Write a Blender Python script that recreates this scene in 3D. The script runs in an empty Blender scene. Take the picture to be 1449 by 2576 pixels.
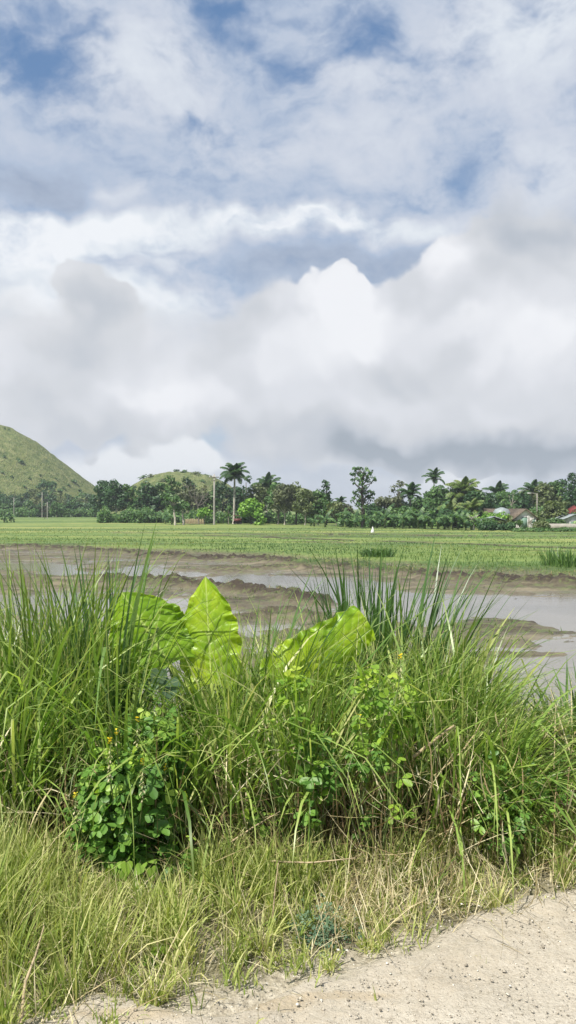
import bpy, math, random
import numpy as np
from mathutils import Vector, Matrix

# ------------------------------------------------------------------ camera, sky, sun
S = bpy.context.scene
COL = S.collection
PI = math.pi
CAMH, FPX, HZN, CXP = 1.65, 2022.0, 1280.0, 724.5      # eye height; focal length, horizon row and centre column used to lay out the ground

cam_d = bpy.data.cameras.new('camera')
cam = bpy.data.objects.new('camera', cam_d); COL.objects.link(cam)
cam.location = (0, 0, CAMH)
cam.rotation_euler = (math.radians(90 + math.degrees(math.atan((HZN - 1288) / FPX))), 0, 0)
cam_d.sensor_fit = 'VERTICAL'; cam_d.sensor_height = 24.0
cam_d.lens = 24.0 * FPX / 2576.0
cam_d.clip_start = 0.05; cam_d.clip_end = 20000
S.camera = cam
S.render.resolution_x, S.render.resolution_y = 576, 1024
S.view_settings.view_transform = 'Standard'; S.view_settings.look = 'None'
S.view_settings.exposure = 0.60; S.view_settings.gamma = 1.0

SUN_EL, SUN_AZ = 56.0, 222.0            # azimuth clockwise from +Y: behind the camera, to the left
sd = bpy.data.lights.new('sun', 'SUN'); so = bpy.data.objects.new('sun', sd); COL.objects.link(so)
sd.energy = 5.0; sd.angle = math.radians(0.55); sd.color = (1.0, 0.95, 0.86)
_a, _e = math.radians(SUN_AZ), math.radians(SUN_EL)
sun_dir = Vector((math.sin(_a) * math.cos(_e), math.cos(_a) * math.cos(_e), math.sin(_e)))
so.rotation_euler = sun_dir.to_track_quat('Z', 'Y').to_euler()
so.location = sun_dir * 50

def lin(r, g, b):
    f = lambda c: ((c / 255 + 0.055) / 1.055) ** 2.4 if c / 255 > 0.04045 else c / 255 / 12.92
    return (f(r), f(g), f(b))

class NT:
    """tiny helper for node trees"""
    def __init__(s, t): s.t = t; s.n = t.nodes; s.l = t.links
    def new(s, ty, **k):
        n = s.n.new(ty)
        for a, v in k.items(): setattr(n, a, v)
        return n
    def put(s, sock, v):
        if v is None: return
        if hasattr(v, 'is_output'): s.l.new(v, sock)
        elif isinstance(v, (tuple, list)) and sock.type == 'RGBA' and len(v) == 3: sock.default_value = (*v, 1)
        else: sock.default_value = v
    def m(s, op, a, b=None, c=None, clamp=False):
        n = s.new('ShaderNodeMath', operation=op, use_clamp=clamp)
        for i, v in enumerate((a, b, c)):
            if v is not None: s.put(n.inputs[i], v)
        return n.outputs[0]
    def vm(s, op, a, b=None, out=0, scale=None):
        n = s.new('ShaderNodeVectorMath', operation=op)
        s.put(n.inputs[0], a)
        if b is not None: s.put(n.inputs[1], b)
        if scale is not None: s.put(n.inputs['Scale'], scale)
        return n.outputs[out]
    def noise(s, vec, scale, detail=3, rough=0.55, dist=0.0, out=0, dim='3D', lac=2.0):
        n = s.new('ShaderNodeTexNoise', noise_dimensions=dim)
        if vec is not None: s.put(n.inputs['Vector'], vec)
        for k, v in (('Scale', scale), ('Detail', detail), ('Roughness', rough), ('Distortion', dist), ('Lacunarity', lac)):
            s.put(n.inputs[k], v)
        return n.outputs[out]
    def ss(s, v, a, b, lo=0.0, hi=1.0, smooth=True):
        n = s.new('ShaderNodeMapRange', interpolation_type='SMOOTHSTEP' if smooth else 'LINEAR')
        for i, x in enumerate((v, a, b, lo, hi)): s.put(n.inputs[i], x)
        return n.outputs[0]
    def mix(s, f, a, b, mode='MIX'):
        n = s.new('ShaderNodeMix', data_type='RGBA', blend_type=mode, clamp_factor=True)
        s.put(n.inputs[0], f); s.put(n.inputs[6], a); s.put(n.inputs[7], b)
        return n.outputs[2]

def sky_world():
    w = bpy.data.worlds.new('World'); S.world = w; w.use_nodes = True
    t = NT(w.node_tree); t.n.clear()
    out = t.new('ShaderNodeOutputWorld')
    sk = t.new('ShaderNodeTexSky', sky_type='NISHITA'); sk.sun_disc = False
    sk.sun_elevation = math.radians(SUN_EL); sk.sun_rotation = math.radians(SUN_AZ)
    sk.air_density = 1.0; sk.dust_density = 0.6; sk.ozone_density = 2.0
    gen = t.new('ShaderNodeTexCoord').outputs['Generated']
    sep = t.new('ShaderNodeSeparateXYZ'); t.l.new(gen, sep.inputs[0])
    az = t.m('ARCTAN2', sep.outputs[0], sep.outputs[1])
    el = t.m('ARCSINE', sep.outputs[2])
    cmb = t.new('ShaderNodeCombineXYZ'); t.l.new(az, cmb.inputs[0]); t.l.new(el, cmb.inputs[1])
    P0 = cmb.outputs[0]
    # break the outlines up at two scales
    n1 = t.noise(P0, 5.0, 3, 0.6, out=1, dim='2D'); n2 = t.noise(P0, 26.0, 2, 0.65, out=1, dim='2D')
    w1 = t.vm('SCALE', t.vm('SUBTRACT', n1, (.5, .5, .5)), scale=0.12)
    w2 = t.vm('SCALE', t.vm('SUBTRACT', n2, (.5, .5, .5)), scale=0.022)
    P = t.vm('ADD', t.vm('ADD', P0, w1), w2)
    Ps = t.vm('ADD', t.vm('ADD', P0, t.vm('SCALE', w1, scale=0.35)), t.vm('SCALE', w2, scale=0.5))
    def ang(px, py):
        a = math.atan((px - CXP) / FPX)
        return a, math.atan((HZN - py) / FPX * math.cos(a))
    def blobs(lst, vec):
        acc = None
        for b in lst:
            px, py, rx, ry, wt = b[:5]
            a, e = ang(px, py)
            k = math.cos(a) / FPX; ke = math.cos(e) ** 2 / FPX
            sx, sy = 1 / (rx * k * 1.5), 1 / (ry * ke * 1.5)
            n = t.new('ShaderNodeVectorMath', operation='MULTIPLY_ADD')
            t.l.new(vec, n.inputs[0]); n.inputs[1].default_value = (sx, sy, 0); n.inputs[2].default_value = (-a * sx, -e * sy, 0)
            d = t.vm('LENGTH', n.outputs[0], out=1)
            v = t.ss(d, 0.0, 1.25, 1.0, 0.0)
            acc = t.m('MULTIPLY_ADD', v, wt, acc if acc is not None else 0.0)
        return acc
    holes = [(50,130,140,85,1.1),(180,45,80,45,.7),(570,40,60,50,.8),(640,10,60,30,.6),(672,85,42,30,.45),(745,175,60,40,.35),
             (880,55,90,40,.75),(780,5,60,25,.5),(915,125,60,45,.6),(490,295,110,38,.72),(245,232,80,26,.55),(1100,180,110,70,.30),
             (1160,385,110,80,.34),(1005,468,50,20,.62),(1080,435,140,30,.25),(520,1108,85,32,1.1),(180,290,110,30,.35),(480,130,80,50,.25),
             (20,480,60,20,-.3),(830,140,120,60,.35)]
    brights = [(480,580,300,42,.36),(775,548,100,24,.5),(640,560,120,30,.35),(120,600,270,60,.5),(310,470,45,35,.35),(180,740,330,130,.42),
               (1080,560,150,40,.3),(350,170,190,120,.30),(1290,90,230,150,.42),(1400,420,110,140,.28),(960,320,140,90,.18),(700,395,180,70,.18),
               (850,220,100,60,.2),(440,790,180,70,.22),(140,810,110,50,.35),(930,560,150,40,.25),(60,640,130,60,.25)]
    darks = [(110,455,200,62,.50),(335,690,120,22,.40),(800,640,260,58,.32),(700,690,240,60,.18),(280,632,110,18,.25),(80,740,110,12,.2),
             (1120,690,160,50,.35),(560,780,120,18,.2),(650,460,160,30,.15),(1200,300,160,160,.12),(560,840,190,60,.15)]
    cum = [(812,728,46,44,1.5),(720,800,120,60,1.1),(900,800,150,75,1.2),(640,900,260,110,1.0),(950,940,360,170,1.0),(1290,960,330,280,1.0),
           (1340,660,200,140,1.1),(1130,650,70,60,.9),(1200,760,140,120,.8),(560,1030,330,80,1.0),(205,725,26,40,1.5),(238,800,56,90,1.3),(270,900,110,90,1.0),
           (170,865,70,30,.7),(40,900,120,130,1.1),(330,1060,150,80,1.0),(20,1050,220,110,1.0),(1100,1120,520,60,1.2)]
    cb = [(815,730,80,60,.52),(880,790,130,60,.45),(1120,640,80,80,.5),(770,880,130,70,.38),(430,1000,120,60,.22),(470,900,160,60,.20),(1000,830,180,60,.25),
          (1320,860,190,150,.35),(40,900,110,100,.20),(300,1050,150,60,.22),(1000,980,140,60,.1),(1350,1060,140,60,.12),(600,1000,260,50,.15)]
    cd = [(1380,640,190,95,.45),(1120,765,170,70,.32),(1180,1145,440,46,.85),(960,1125,170,40,.35),(620,1075,360,28,.25),(230,800,50,90,.42),(270,900,100,80,.3),
          (1180,930,150,40,.12),(900,1070,300,30,.15),(320,1110,190,26,.28),(600,840,120,60,.22),(1000,890,200,30,.18),(1380,1150,160,40,.5),(70,1000,160,40,.2)]
    base = [(440,1150,90,44,.8),(480,1124,40,28,1.0),(530,1148,34,26,.9),(330,1160,80,46,.6),(230,1175,110,40,.6),(400,1190,300,26,.35),(800,1120,40,50,.45),(870,1150,80,40,.4),(1000,1215,260,24,.5),(1180,1205,120,24,.4),(600,1180,60,30,.3)]
    H = blobs(holes, P); B = blobs(brights, P); D = blobs(darks, P)
    C = blobs(cum, P); CB = blobs(cb, P); CD = blobs(cd, P); BB = blobs(base, Ps)
    # streaky veil detail + billow detail lit from above
    st = t.new('ShaderNodeMapping'); st.inputs['Rotation'].default_value = (0, 0, math.radians(-18)); st.inputs['Scale'].default_value = (1, 1.7, 1)
    t.l.new(Ps, st.inputs['Vector'])
    nv = t.noise(st.outputs[0], 7.0, 4, 0.62, 0.3, dim='2D')
    nf = t.noise(st.outputs[0], 24.0, 4, 0.62, dim='2D')
    up = t.vm('ADD', P, (0.006, 0.018, 0))
    b1 = t.noise(P, 8.0, 2, 0.45, dim='2D'); b2 = t.noise(up, 8.0, 2, 0.45, dim='2D')
    relief = t.m('SUBTRACT', b1, b2)
    blue = t.vm('SCALE', sk.outputs[0], scale=0.105)
    blue = t.mix(0.42, blue, lin(84, 142, 202))
    blue = t.mix(t.ss(el, 0.0, 0.5, 0.5, 0.0), blue, lin(176, 204, 226))
    # veil opacity
    op = t.m('SUBTRACT', 1.12, H)
    op = t.m('ADD', op, t.m('MULTIPLY', t.m('SUBTRACT', nv, 0.5), 1.5))
    op = t.m('ADD', op, t.m('MULTIPLY', t.m('SUBTRACT', nf, 0.5), 1.0))
    op = t.ss(op, -0.05, 1.22)
    op = t.m('MULTIPLY_ADD', op, 0.90, 0.07)
    lum = t.m('SUBTRACT', t.m('SUBTRACT', t.m('ADD', 0.40, B), 0.0), t.m('MULTIPLY', D, 0.55))
    lum = t.m('ADD', lum, t.m('MULTIPLY', t.m('SUBTRACT', nv, 0.5), 0.34))
    lum = t.m('ADD', lum, t.m('MULTIPLY', t.m('SUBTRACT', nf, 0.5), 0.30))
    def ramp(v, cols):
        r = t.new('ShaderNodeValToRGB'); e = r.color_ramp.elements
        e[0].position, e[0].color = cols[0][0], (*cols[0][1], 1); e[1].position, e[1].color = cols[-1][0], (*cols[-1][1], 1)
        for p, c in cols[1:-1]:
            k = e.new(p); k.color = (*c, 1)
        t.l.new(v, r.inputs[0]); return r.outputs[0]
    vc = ramp(lum, [(0.0, lin(158, 170, 190)), (0.35, lin(178, 192, 214)), (0.6, lin(206, 213, 226)), (0.85, lin(228, 234, 241)), (1.0, lin(243, 246, 250))])
    col = t.mix(op, blue, vc)
    # white banks low on the horizon, behind the heaped clouds
    Bb = t.ss(t.m('ADD', BB, t.m('MULTIPLY', relief, 1.5)), 0.18, 0.75)
    low = t.ss(el, 0.0, 0.16, 0.75, 0.0); col = t.mix(low, col, lin(206, 211, 219))
    col = t.mix(Bb, col, lin(238, 241, 245))
    # heaped clouds
    Cm = t.m('ADD', t.m('ADD', C, t.m('MULTIPLY', t.m('SUBTRACT', b1, 0.5), 0.5)), t.m('MULTIPLY', t.m('SUBTRACT', nf, 0.5), 0.30))
    Cm = t.m('SUBTRACT', Cm, t.m('MULTIPLY', blobs([(525,1108,75,30,1.1),(460,1150,110,44,.9),(230,1180,150,40,.8),(1000,1228,420,26,1.0),(1180,1215,200,20,.6),(570,1170,80,36,.5)], P), 1.1))
    sf = t.ss(t.noise(P0, 4.2, 2, 0.5, dim='2D'), 0.40, 0.60, 0.0, 0.34)
    al = t.ss(Cm, t.m('SUBTRACT', 0.40, sf), t.m('ADD', 0.74, t.m('MULTIPLY', sf, 1.3)))
    cl = t.m('SUBTRACT', t.m('ADD', 0.54, CB), t.m('MULTIPLY', CD, 0.52))
    cl = t.m('ADD', cl, t.m('MULTIPLY', relief, 1.0))
    cl = t.m('ADD', cl, t.m('MULTIPLY', t.m('SUBTRACT', nv, 0.5), 0.10))
    cc = ramp(cl, [(0.0, lin(158, 168, 179)), (0.25, lin(190, 196, 205)), (0.5, lin(212, 215, 220)), (0.75, lin(227, 229, 234)), (1.0, lin(246, 247, 250))])
    col = t.mix(t.m('MULTIPLY', al, 0.93), col, cc)
    # the part of the sky nobody sees in the picture keeps the same cover
    bg = t.new('ShaderNodeBackground'); t.put(bg.inputs[0], col); bg.inputs[1].default_value = 0.67
    t.l.new(bg.outputs[0], out.inputs[0])
    w.cycles.sampling_method = 'MANUAL'; w.cycles.sample_map_resolution = 512
sky_world()

# ------------------------------------------------------------------ helpers
rng = np.random.default_rng(7)
def tag(o, label=None, cat=None, group=None, kind=None):
    for k, v in (('label', label), ('category', cat), ('group', group), ('kind', kind)):
        if v: o[k] = v
    return o
def empty(name, loc, rz=0):
    o = bpy.data.objects.new(name, None); COL.objects.link(o)
    o.location = loc; o.rotation_euler = (0, 0, rz); o.empty_display_size = 0.2
    return o
def link(name, me, mat=None, parent=None, loc=None):
    o = bpy.data.objects.new(name, me); COL.objects.link(o)
    if mat is not None and not me.materials: me.materials.append(mat)
    if parent is not None: o.parent = parent
    if loc is not None: o.location = loc
    return o
def mesh(name, V, F, attrs=None, smooth=False):
    """V (n,3); F = array (m,k) or list of such arrays; attrs = {name: (n,) or (n,3)}"""
    me = bpy.data.meshes.new(name)
    V = np.asarray(V, np.float32)
    Fs = F if isinstance(F, list) else [F]
    Fs = [np.asarray(f, np.int32) for f in Fs if len(f)]
    me.vertices.add(len(V)); me.vertices.foreach_set('co', V.ravel())
    nl = sum(f.size for f in Fs); npol = sum(len(f) for f in Fs)
    me.loops.add(nl); me.loops.foreach_set('vertex_index', np.concatenate([f.ravel() for f in Fs]))
    me.polygons.add(npol)
    tot = np.concatenate([np.full(len(f), f.shape[1], np.int32) for f in Fs])
    st = np.concatenate([[0], np.cumsum(tot)[:-1]]).astype(np.int32)
    me.polygons.foreach_set('loop_start', st)
    try: me.polygons.foreach_set('loop_total', tot)
    except Exception: pass
    if smooth: me.polygons.foreach_set('use_smooth', np.ones(npol, bool))
    for k, a in (attrs or {}).items():
        a = np.asarray(a, np.float32)
        if a.ndim == 1:
            at = me.attributes.new(k, 'FLOAT', 'POINT'); at.data.foreach_set('value', a)
        else:
            at = me.attributes.new(k, 'FLOAT_VECTOR', 'POINT'); at.data.foreach_set('vector', a.ravel())
    me.update(calc_edges=True); me.validate()
    return me
class MB:
    """collects pieces for one mesh"""
    def __init__(s): s.V = []; s.F = []; s.n = 0; s.A = {}
    def add(s, V, F, **attrs):
        V = np.asarray(V, float)
        Fs = F if isinstance(F, list) else [F]
        for f in Fs:
            f = np.asarray(f)
            if len(f): s.F.append(f + s.n)
        for k, v in attrs.items():
            s.A.setdefault(k, []).append((s.n, np.broadcast_to(np.asarray(v, float), (len(V),))))
        s.V.append(V); s.n += len(V)
    def box(s, c, d, rz=0, M=None, **at):
        x, y, z = [q / 2 for q in d]
        V = np.array([[-x,-y,-z],[x,-y,-z],[x,y,-z],[-x,y,-z],[-x,-y,z],[x,-y,z],[x,y,z],[-x,y,z]])
        if M is not None: V = V @ np.array(M).T
        ca, sa = math.cos(rz), math.sin(rz)
        V = V @ np.array([[ca, sa, 0], [-sa, ca, 0], [0, 0, 1]]) + np.array(c)
        s.add(V, np.array([[0,3,2,1],[4,5,6,7],[0,1,5,4],[1,2,6,5],[2,3,7,6],[3,0,4,7]]), **at)
    def tube(s, pts, rad, n=6, cap=True, **at):
        pts = np.asarray(pts, float); k = len(pts)
        rad = np.broadcast_to(np.asarray(rad, float), (k,))
        tg = np.gradient(pts, axis=0); tg /= np.linalg.norm(tg, axis=1)[:, None] + 1e-9
        up = np.array([0.31, 0.95, 0.05]) if abs(tg[0][2]) > .6 else np.array([0.05, 0.1, 1.0])
        a = np.cross(tg, up); a /= np.linalg.norm(a, axis=1)[:, None] + 1e-9
        b = np.cross(tg, a)
        th = np.arange(n) / n * 2 * PI
        V = pts[:, None] + rad[:, None, None] * (np.cos(th)[None, :, None] * a[:, None] + np.sin(th)[None, :, None] * b[:, None])
        V = V.reshape(-1, 3)
        i = np.arange(k - 1)[:, None] * n; j = np.arange(n)[None]; j2 = (j + 1) % n
        F = np.stack([i + j, i + j2, i + n + j2, i + n + j], -1).reshape(-1, 4)
        Fs = [F]
        if cap: Fs.append(np.array([[(k - 1) * n + q for q in range(n)]]))
        s.add(V, Fs, **at)
    def build(s, name, mat=None, parent=None, smooth=False, loc=None):
        V = np.concatenate(s.V)
        by = {}
        for f in s.F: by.setdefault(f.shape[1], []).append(f)
        at = {}
        for k, lst in s.A.items():
            a = np.zeros(len(V))
            for o, v in lst: a[o:o + len(v)] = v
            at[k] = a
        me = mesh(name, V, [np.concatenate(v) for v in by.values()], at, smooth)
        return link(name, me, mat, parent, loc)

# value noise on arrays
_perm = np.random.default_rng(3).random((256, 256))
def vnoise(x, y):
    xi = np.floor(x).astype(int); yi = np.floor(y).astype(int); fx = x - xi; fy = y - yi
    fx = fx * fx * (3 - 2 * fx); fy = fy * fy * (3 - 2 * fy)
    g = lambda a, b: _perm[a & 255, b & 255]
    return (g(xi, yi) * (1 - fx) + g(xi + 1, yi) * fx) * (1 - fy) + (g(xi, yi + 1) * (1 - fx) + g(xi + 1, yi + 1) * fx) * fy
def fbm(x, y, oct=4, gain=.5):
    v = 0; a = 1; t = 0
    for k in range(oct):
        v = v + a * vnoise(x * 2 ** k + 17.3 * k, y * 2 ** k + 5.1 * k); t += a; a *= gain
    return v / t
sst = lambda x, a, b: (lambda t: t * t * (3 - 2 * t))(np.clip((x - a) / (b - a), 0, 1))

PAD = -0.90                                             # level of the water in the paddies
def at_depth(px, y): return (px - CXP) / FPX * y
def on_paddy(px, py, z=PAD):
    y = (CAMH - z) * FPX / (py - HZN)
    return at_depth(px, y), y
RD_T = np.array([0.915, 0.403]); RD_N = np.array([-0.403, 0.915]); RD_P = np.array([-0.14, 2.72])
def road_s(x, y): return (x - RD_P[0]) * RD_N[0] + (y - RD_P[1]) * RD_N[1]    # distance beyond the road's edge

# ------------------------------------------------------------------ materials
def mat_new(name):
    m = bpy.data.materials.new(name); m.use_nodes = True
    t = NT(m.node_tree); bs = t.n['Principled BSDF']
    return m, t, bs
def attr(t, name, out='Fac'):
    n = t.new('ShaderNodeAttribute', attribute_name=name); return n.outputs[out]
def bump(t, bs, h, strength=.5, dist=.02):
    b = t.new('ShaderNodeBump'); b.inputs['Strength'].default_value = strength; b.inputs['Distance'].default_value = dist
    t.l.new(h, b.inputs['Height']); t.l.new(b.outputs[0], bs.inputs['Normal'])
def ramp(t, v, cols, interp='LINEAR'):
    r = t.new('ShaderNodeValToRGB'); r.color_ramp.interpolation = interp; e = r.color_ramp.elements
    e[0].position, e[0].color = cols[0][0], (*cols[0][1], 1); e[1].position, e[1].color = cols[-1][0], (*cols[-1][1], 1)
    for p, c in cols[1:-1]:
        k = e.new(p); k.color = (*c, 1)
    t.l.new(v, r.inputs[0]); return r.outputs[0]
def leafy(name, cols, rough=.5, trans=.35, tip=None, spec=.3, tcol=None):
    """leaf material: colour by the random number each leaf carries, light also passes through"""
    m, t, bs = mat_new(name)
    c = ramp(t, attr(t, 'rnd'), cols)
    if tip: c = t.mix(t.ss(attr(t, 'tt'), .55, 1.0, 0, tip[0]), c, tip[1])
    t.l.new(c, bs.inputs['Base Color']); bs.inputs['Roughness'].default_value = rough
    bs.inputs['Specular IOR Level'].default_value = spec
    tr = t.new('ShaderNodeBsdfTranslucent')
    t.l.new(t.mix(1.0, c, tcol or (1.25, 1.35, .55), 'MULTIPLY'), tr.inputs[0])
    ms = t.new('ShaderNodeMixShader'); ms.inputs[0].default_value = trans
    t.l.new(bs.outputs[0], ms.inputs[1]); t.l.new(tr.outputs[0], ms.inputs[2])
    t.l.new(ms.outputs[0], t.n['Material Output'].inputs[0])
    return m
def simple(name, col, rough=.8, var=.25, scale=8, bmp=.3, bd=.01, spec=.3, col2=None):
    m, t, bs = mat_new(name)
    tc = t.new('ShaderNodeTexCoord').outputs['Object']
    n = t.noise(tc, scale, 5, .6)
    c2 = col2 or tuple(c * (1 - var) * .8 for c in col)
    c = t.mix(t.ss(n, .3, .7), col, c2)
    t.l.new(c, bs.inputs['Base Color']); bs.inputs['Roughness'].default_value = rough
    bs.inputs['Specular IOR Level'].default_value = spec
    if bmp: bump(t, bs, n, bmp, bd)
    return m

M = {}
M['tall'] = leafy('tall_grass_blade', [(0, (.055,.12,.024)), (.3, (.115,.215,.036)), (.55, (.22,.35,.065)), (.78, (.38,.49,.13)), (1, (.62,.60,.30))], .38, .38, (.35, (.34,.33,.12)), .5)
M['reed'] = leafy('reed_blade', [(0, (.045,.10,.030)), (.6, (.105,.195,.050)), (1, (.19,.30,.075))], .4, .3, None, .5)
M['verge'] = leafy('verge_grass_blade', [(0, (.13,.21,.04)), (.35, (.26,.34,.075)), (.65, (.42,.46,.15)), (1, (.64,.59,.32))], .5, .35, (.4, (.42,.38,.18)))
M['straw'] = leafy('dry_grass', [(0, (.33,.26,.13)), (.5, (.52,.45,.26)), (1, (.70,.64,.44))], .6, .2, None, .3, (1, .95, .8))
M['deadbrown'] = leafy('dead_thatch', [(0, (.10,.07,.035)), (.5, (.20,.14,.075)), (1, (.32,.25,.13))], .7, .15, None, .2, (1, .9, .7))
M['field'] = leafy('paddy_grass_blade', [(0, (.045,.10,.028)), (.4, (.085,.16,.035)), (.8, (.18,.23,.055)), (1, (.30,.28,.11))], .55, .35)
M['pulse'] = leafy('three_part_leaf', [(0, (.075,.175,.035)), (.6, (.15,.29,.05)), (.85, (.29,.44,.07)), (1, (.42,.55,.09))], .45, .35, None, .4)
M['lime'] = leafy('young_leaf', [(0, (.14,.27,.04)), (.6, (.26,.40,.05)), (1, (.42,.52,.07))], .45, .4)
M['grey'] = leafy('grey_green_leaf', [(0, (.06,.12,.07)), (1, (.16,.24,.14))], .6, .25)
M['flower'] = leafy('yellow_petal', [(0, (.80,.60,.02)), (1, (.88,.76,.06))], .5, .4, None, .3, (1, .9, .3))
M['pod'] = leafy('pale_pod', [(0, (.35,.36,.16)), (1, (.58,.52,.32))], .6, .25, None, .3, (1, .9, .6))
M['stem'] = simple('green_stem', (.14,.19,.06), .6)
M['twig'] = simple('dry_twig', (.45,.36,.22), .8, .3, 30)
TREEC = {
 'dark': [(0, (0.020,0.055,0.022)), (.6, (0.040,0.096,0.032)), (1, (0.077,0.156,0.045))],
 'mid': [(0, (0.036,0.085,0.025)), (.6, (0.072,0.152,0.040)), (1, (0.138,0.230,0.060))],
 'olive': [(0, (0.060,0.087,0.035)), (.6, (0.118,0.156,0.054)), (1, (0.199,0.230,0.087))],
 'lime': [(0, (0.081,0.189,0.028)), (.5, (0.163,0.325,0.042)), (1, (0.276,0.446,0.062))],
 'brown': [(0, (0.052,0.067,0.033)), (.6, (0.102,0.120,0.058)), (1, (0.168,0.194,0.084))],
 'banana': [(0, (0.022,0.061,0.021)), (.6, (0.055,0.122,0.035)), (1, (0.138,0.234,0.077))],
 'palm': [(0, (0.025,0.067,0.028)), (.6, (0.055,0.115,0.040)), (1, (0.138,0.203,0.062))],
 'palmy': [(0, (0.050,0.108,0.031)), (.5, (0.125,0.189,0.050)), (1, (0.299,0.313,0.100))],
}
for k, c in TREEC.items(): M['c_' + k] = leafy(k + '_foliage', c, .5, .25, None, .35)
M['bark'] = simple('grey_bark', (.24,.215,.18), .9, .4, 3, .4, .05)
M['bark_pale'] = simple('pale_bark', (.50,.46,.39), .85, .35, 2.5, .3, .04)
M['bark_dark'] = simple('dark_bark', (.10,.085,.07), .9, .4, 3, .4, .05)
M['concrete'] = simple('weathered_concrete', (.36,.34,.30), .85, .2, 1.5, .2, .01)
M['white_wall'] = simple('whitewashed_wall', (.72,.71,.68), .85, .15, 1.2, .2, .01)
M['thatch'] = simple('brown_thatch', (.17,.135,.10), .95, .5, 6, .6, .05)
M['tin'] = simple('blue_grey_tin', (.27,.31,.31), .5, .2, 2, .1, .01)
M['red_roof'] = simple('red_roof_sheet', (.24,.05,.045), .55, .25, 2, .1, .01)
M['dull_red'] = simple('faded_red_paint', (.13,.035,.03), .6, .25, 2, 0)
M['dark_gap'] = simple('dark_opening', (.02,.02,.02), .9, .1, 2, 0)
M['green_paint'] = simple('green_shutter', (.16,.26,.20), .7, .1, 2, 0)

# ------------------------------------------------------------------ ground
# outlines in the paddies, drawn as rows and columns of the photograph and laid on the paddy's level
WATER = [  # (column, row) rings of the open water
 [(1290,1700),(1270,1740),(1290,1775),(1400,1765),(1520,1745),(1520,1640),(1449,1630),(1375,1622),(1300,1620),(1310,1640),(1400,1650),(1420,1657),(1340,1655),(1270,1660),(1200,1690)],
 [(1000,1505),(1140,1495),(1250,1500),(1345,1505),(1449,1520),(1560,1530),(1560,1600),(1449,1585),(1330,1562),(1210,1550),(1140,1560),(1060,1575),(940,1570),(900,1530)],
 [(1290,1548),(1400,1540),(1470,1555),(1470,1580),(1380,1572)],
 [(500,1455),(640,1448),(760,1450),(880,1458),(1000,1472),(1060,1500),(900,1530),(820,1518),(800,1528),(770,1512),(690,1492),(600,1476),(510,1466)],
 [(290,1432),(340,1426),(430,1436),(500,1450),(460,1454),(380,1448),(310,1442)],
 [(330,1520),(460,1506),(560,1518),(640,1540),(700,1560),(640,1600),(520,1575),(430,1550),(340,1540)],
 [(470,1486),(560,1494),(640,1508),(600,1512),(500,1498)],
 [(140,1484),(240,1496),(310,1530),(320,1610),(200,1570),(140,1520)],
 [(20,1418),(150,1424),(260,1436),(180,1446),(60,1436)],
 [(300,1660),(480,1660),(520,1800),(280,1800)],
 [(-60,1500),(40,1498),(95,1510),(90,1530),(-60,1545)],
 [(-80,1555),(10,1560),(30,1720),(-80,1720)],
]
BUNDS = [  # centre line, half width (m), height (m)
 ([(300,1462),(420,1470),(540,1480),(640,1497),(720,1508),(785,1518)], .50, .19),
 ([(380,1402),(470,1408),(560,1408),(640,1412),(720,1420),(830,1428),(950,1440),(1100,1456),(1250,1466),(1449,1476),(1600,1484)], .8, .19),
 ([(560,1436),(700,1430),(840,1440)], .5, .12),
 ([(-100,1382),(60,1380),(200,1386),(330,1394)], .8, .16),
 ([(620,1560),(720,1540),(800,1560)], .5, .12),
 ([(-80,1466),(80,1470),(250,1478)], .5, .10),
]
def ring_sd(x, y, ring):
    """signed distance (negative inside) in metres to a ring"""
    P = np.array([on_paddy(*p) for p in ring]); Q = np.roll(P, -1, 0)
    d = np.full(x.shape, 1e9); ins = np.zeros(x.shape, bool)
    for (ax, ay), (bx, by) in zip(P, Q):
        ex, ey = bx - ax, by - ay; t = np.clip(((x - ax) * ex + (y - ay) * ey) / (ex * ex + ey * ey + 1e-9), 0, 1)
        d = np.minimum(d, np.hypot(x - ax - t * ex, y - ay - t * ey))
        c = ((ay > y) != (by > y)) & (x < (bx - ax) * (y - ay) / (by - ay + 1e-12) + ax); ins ^= c
    return np.where(ins, -d, d)
def line_d(x, y, pts):
    P = np.array([on_paddy(*p) for p in pts]); d = np.full(x.shape, 1e9)
    for (ax, ay), (bx, by) in zip(P[:-1], P[1:]):
        ex, ey = bx - ax, by - ay; t = np.clip(((x - ax) * ex + (y - ay) * ey) / (ex * ex + ey * ey), 0, 1)
        d = np.minimum(d, np.hypot(x - ax - t * ex, y - ay - t * ey))
    return d
GREEN_EDGE_PX = np.array([-300, 0, 150, 300, 400, 560, 720, 860, 1000, 1200, 1449, 1700])
GREEN_EDGE_PY = np.array([1374, 1374, 1376, 1384, 1386, 1392, 1400, 1410, 1424, 1444, 1452, 1458])
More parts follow.
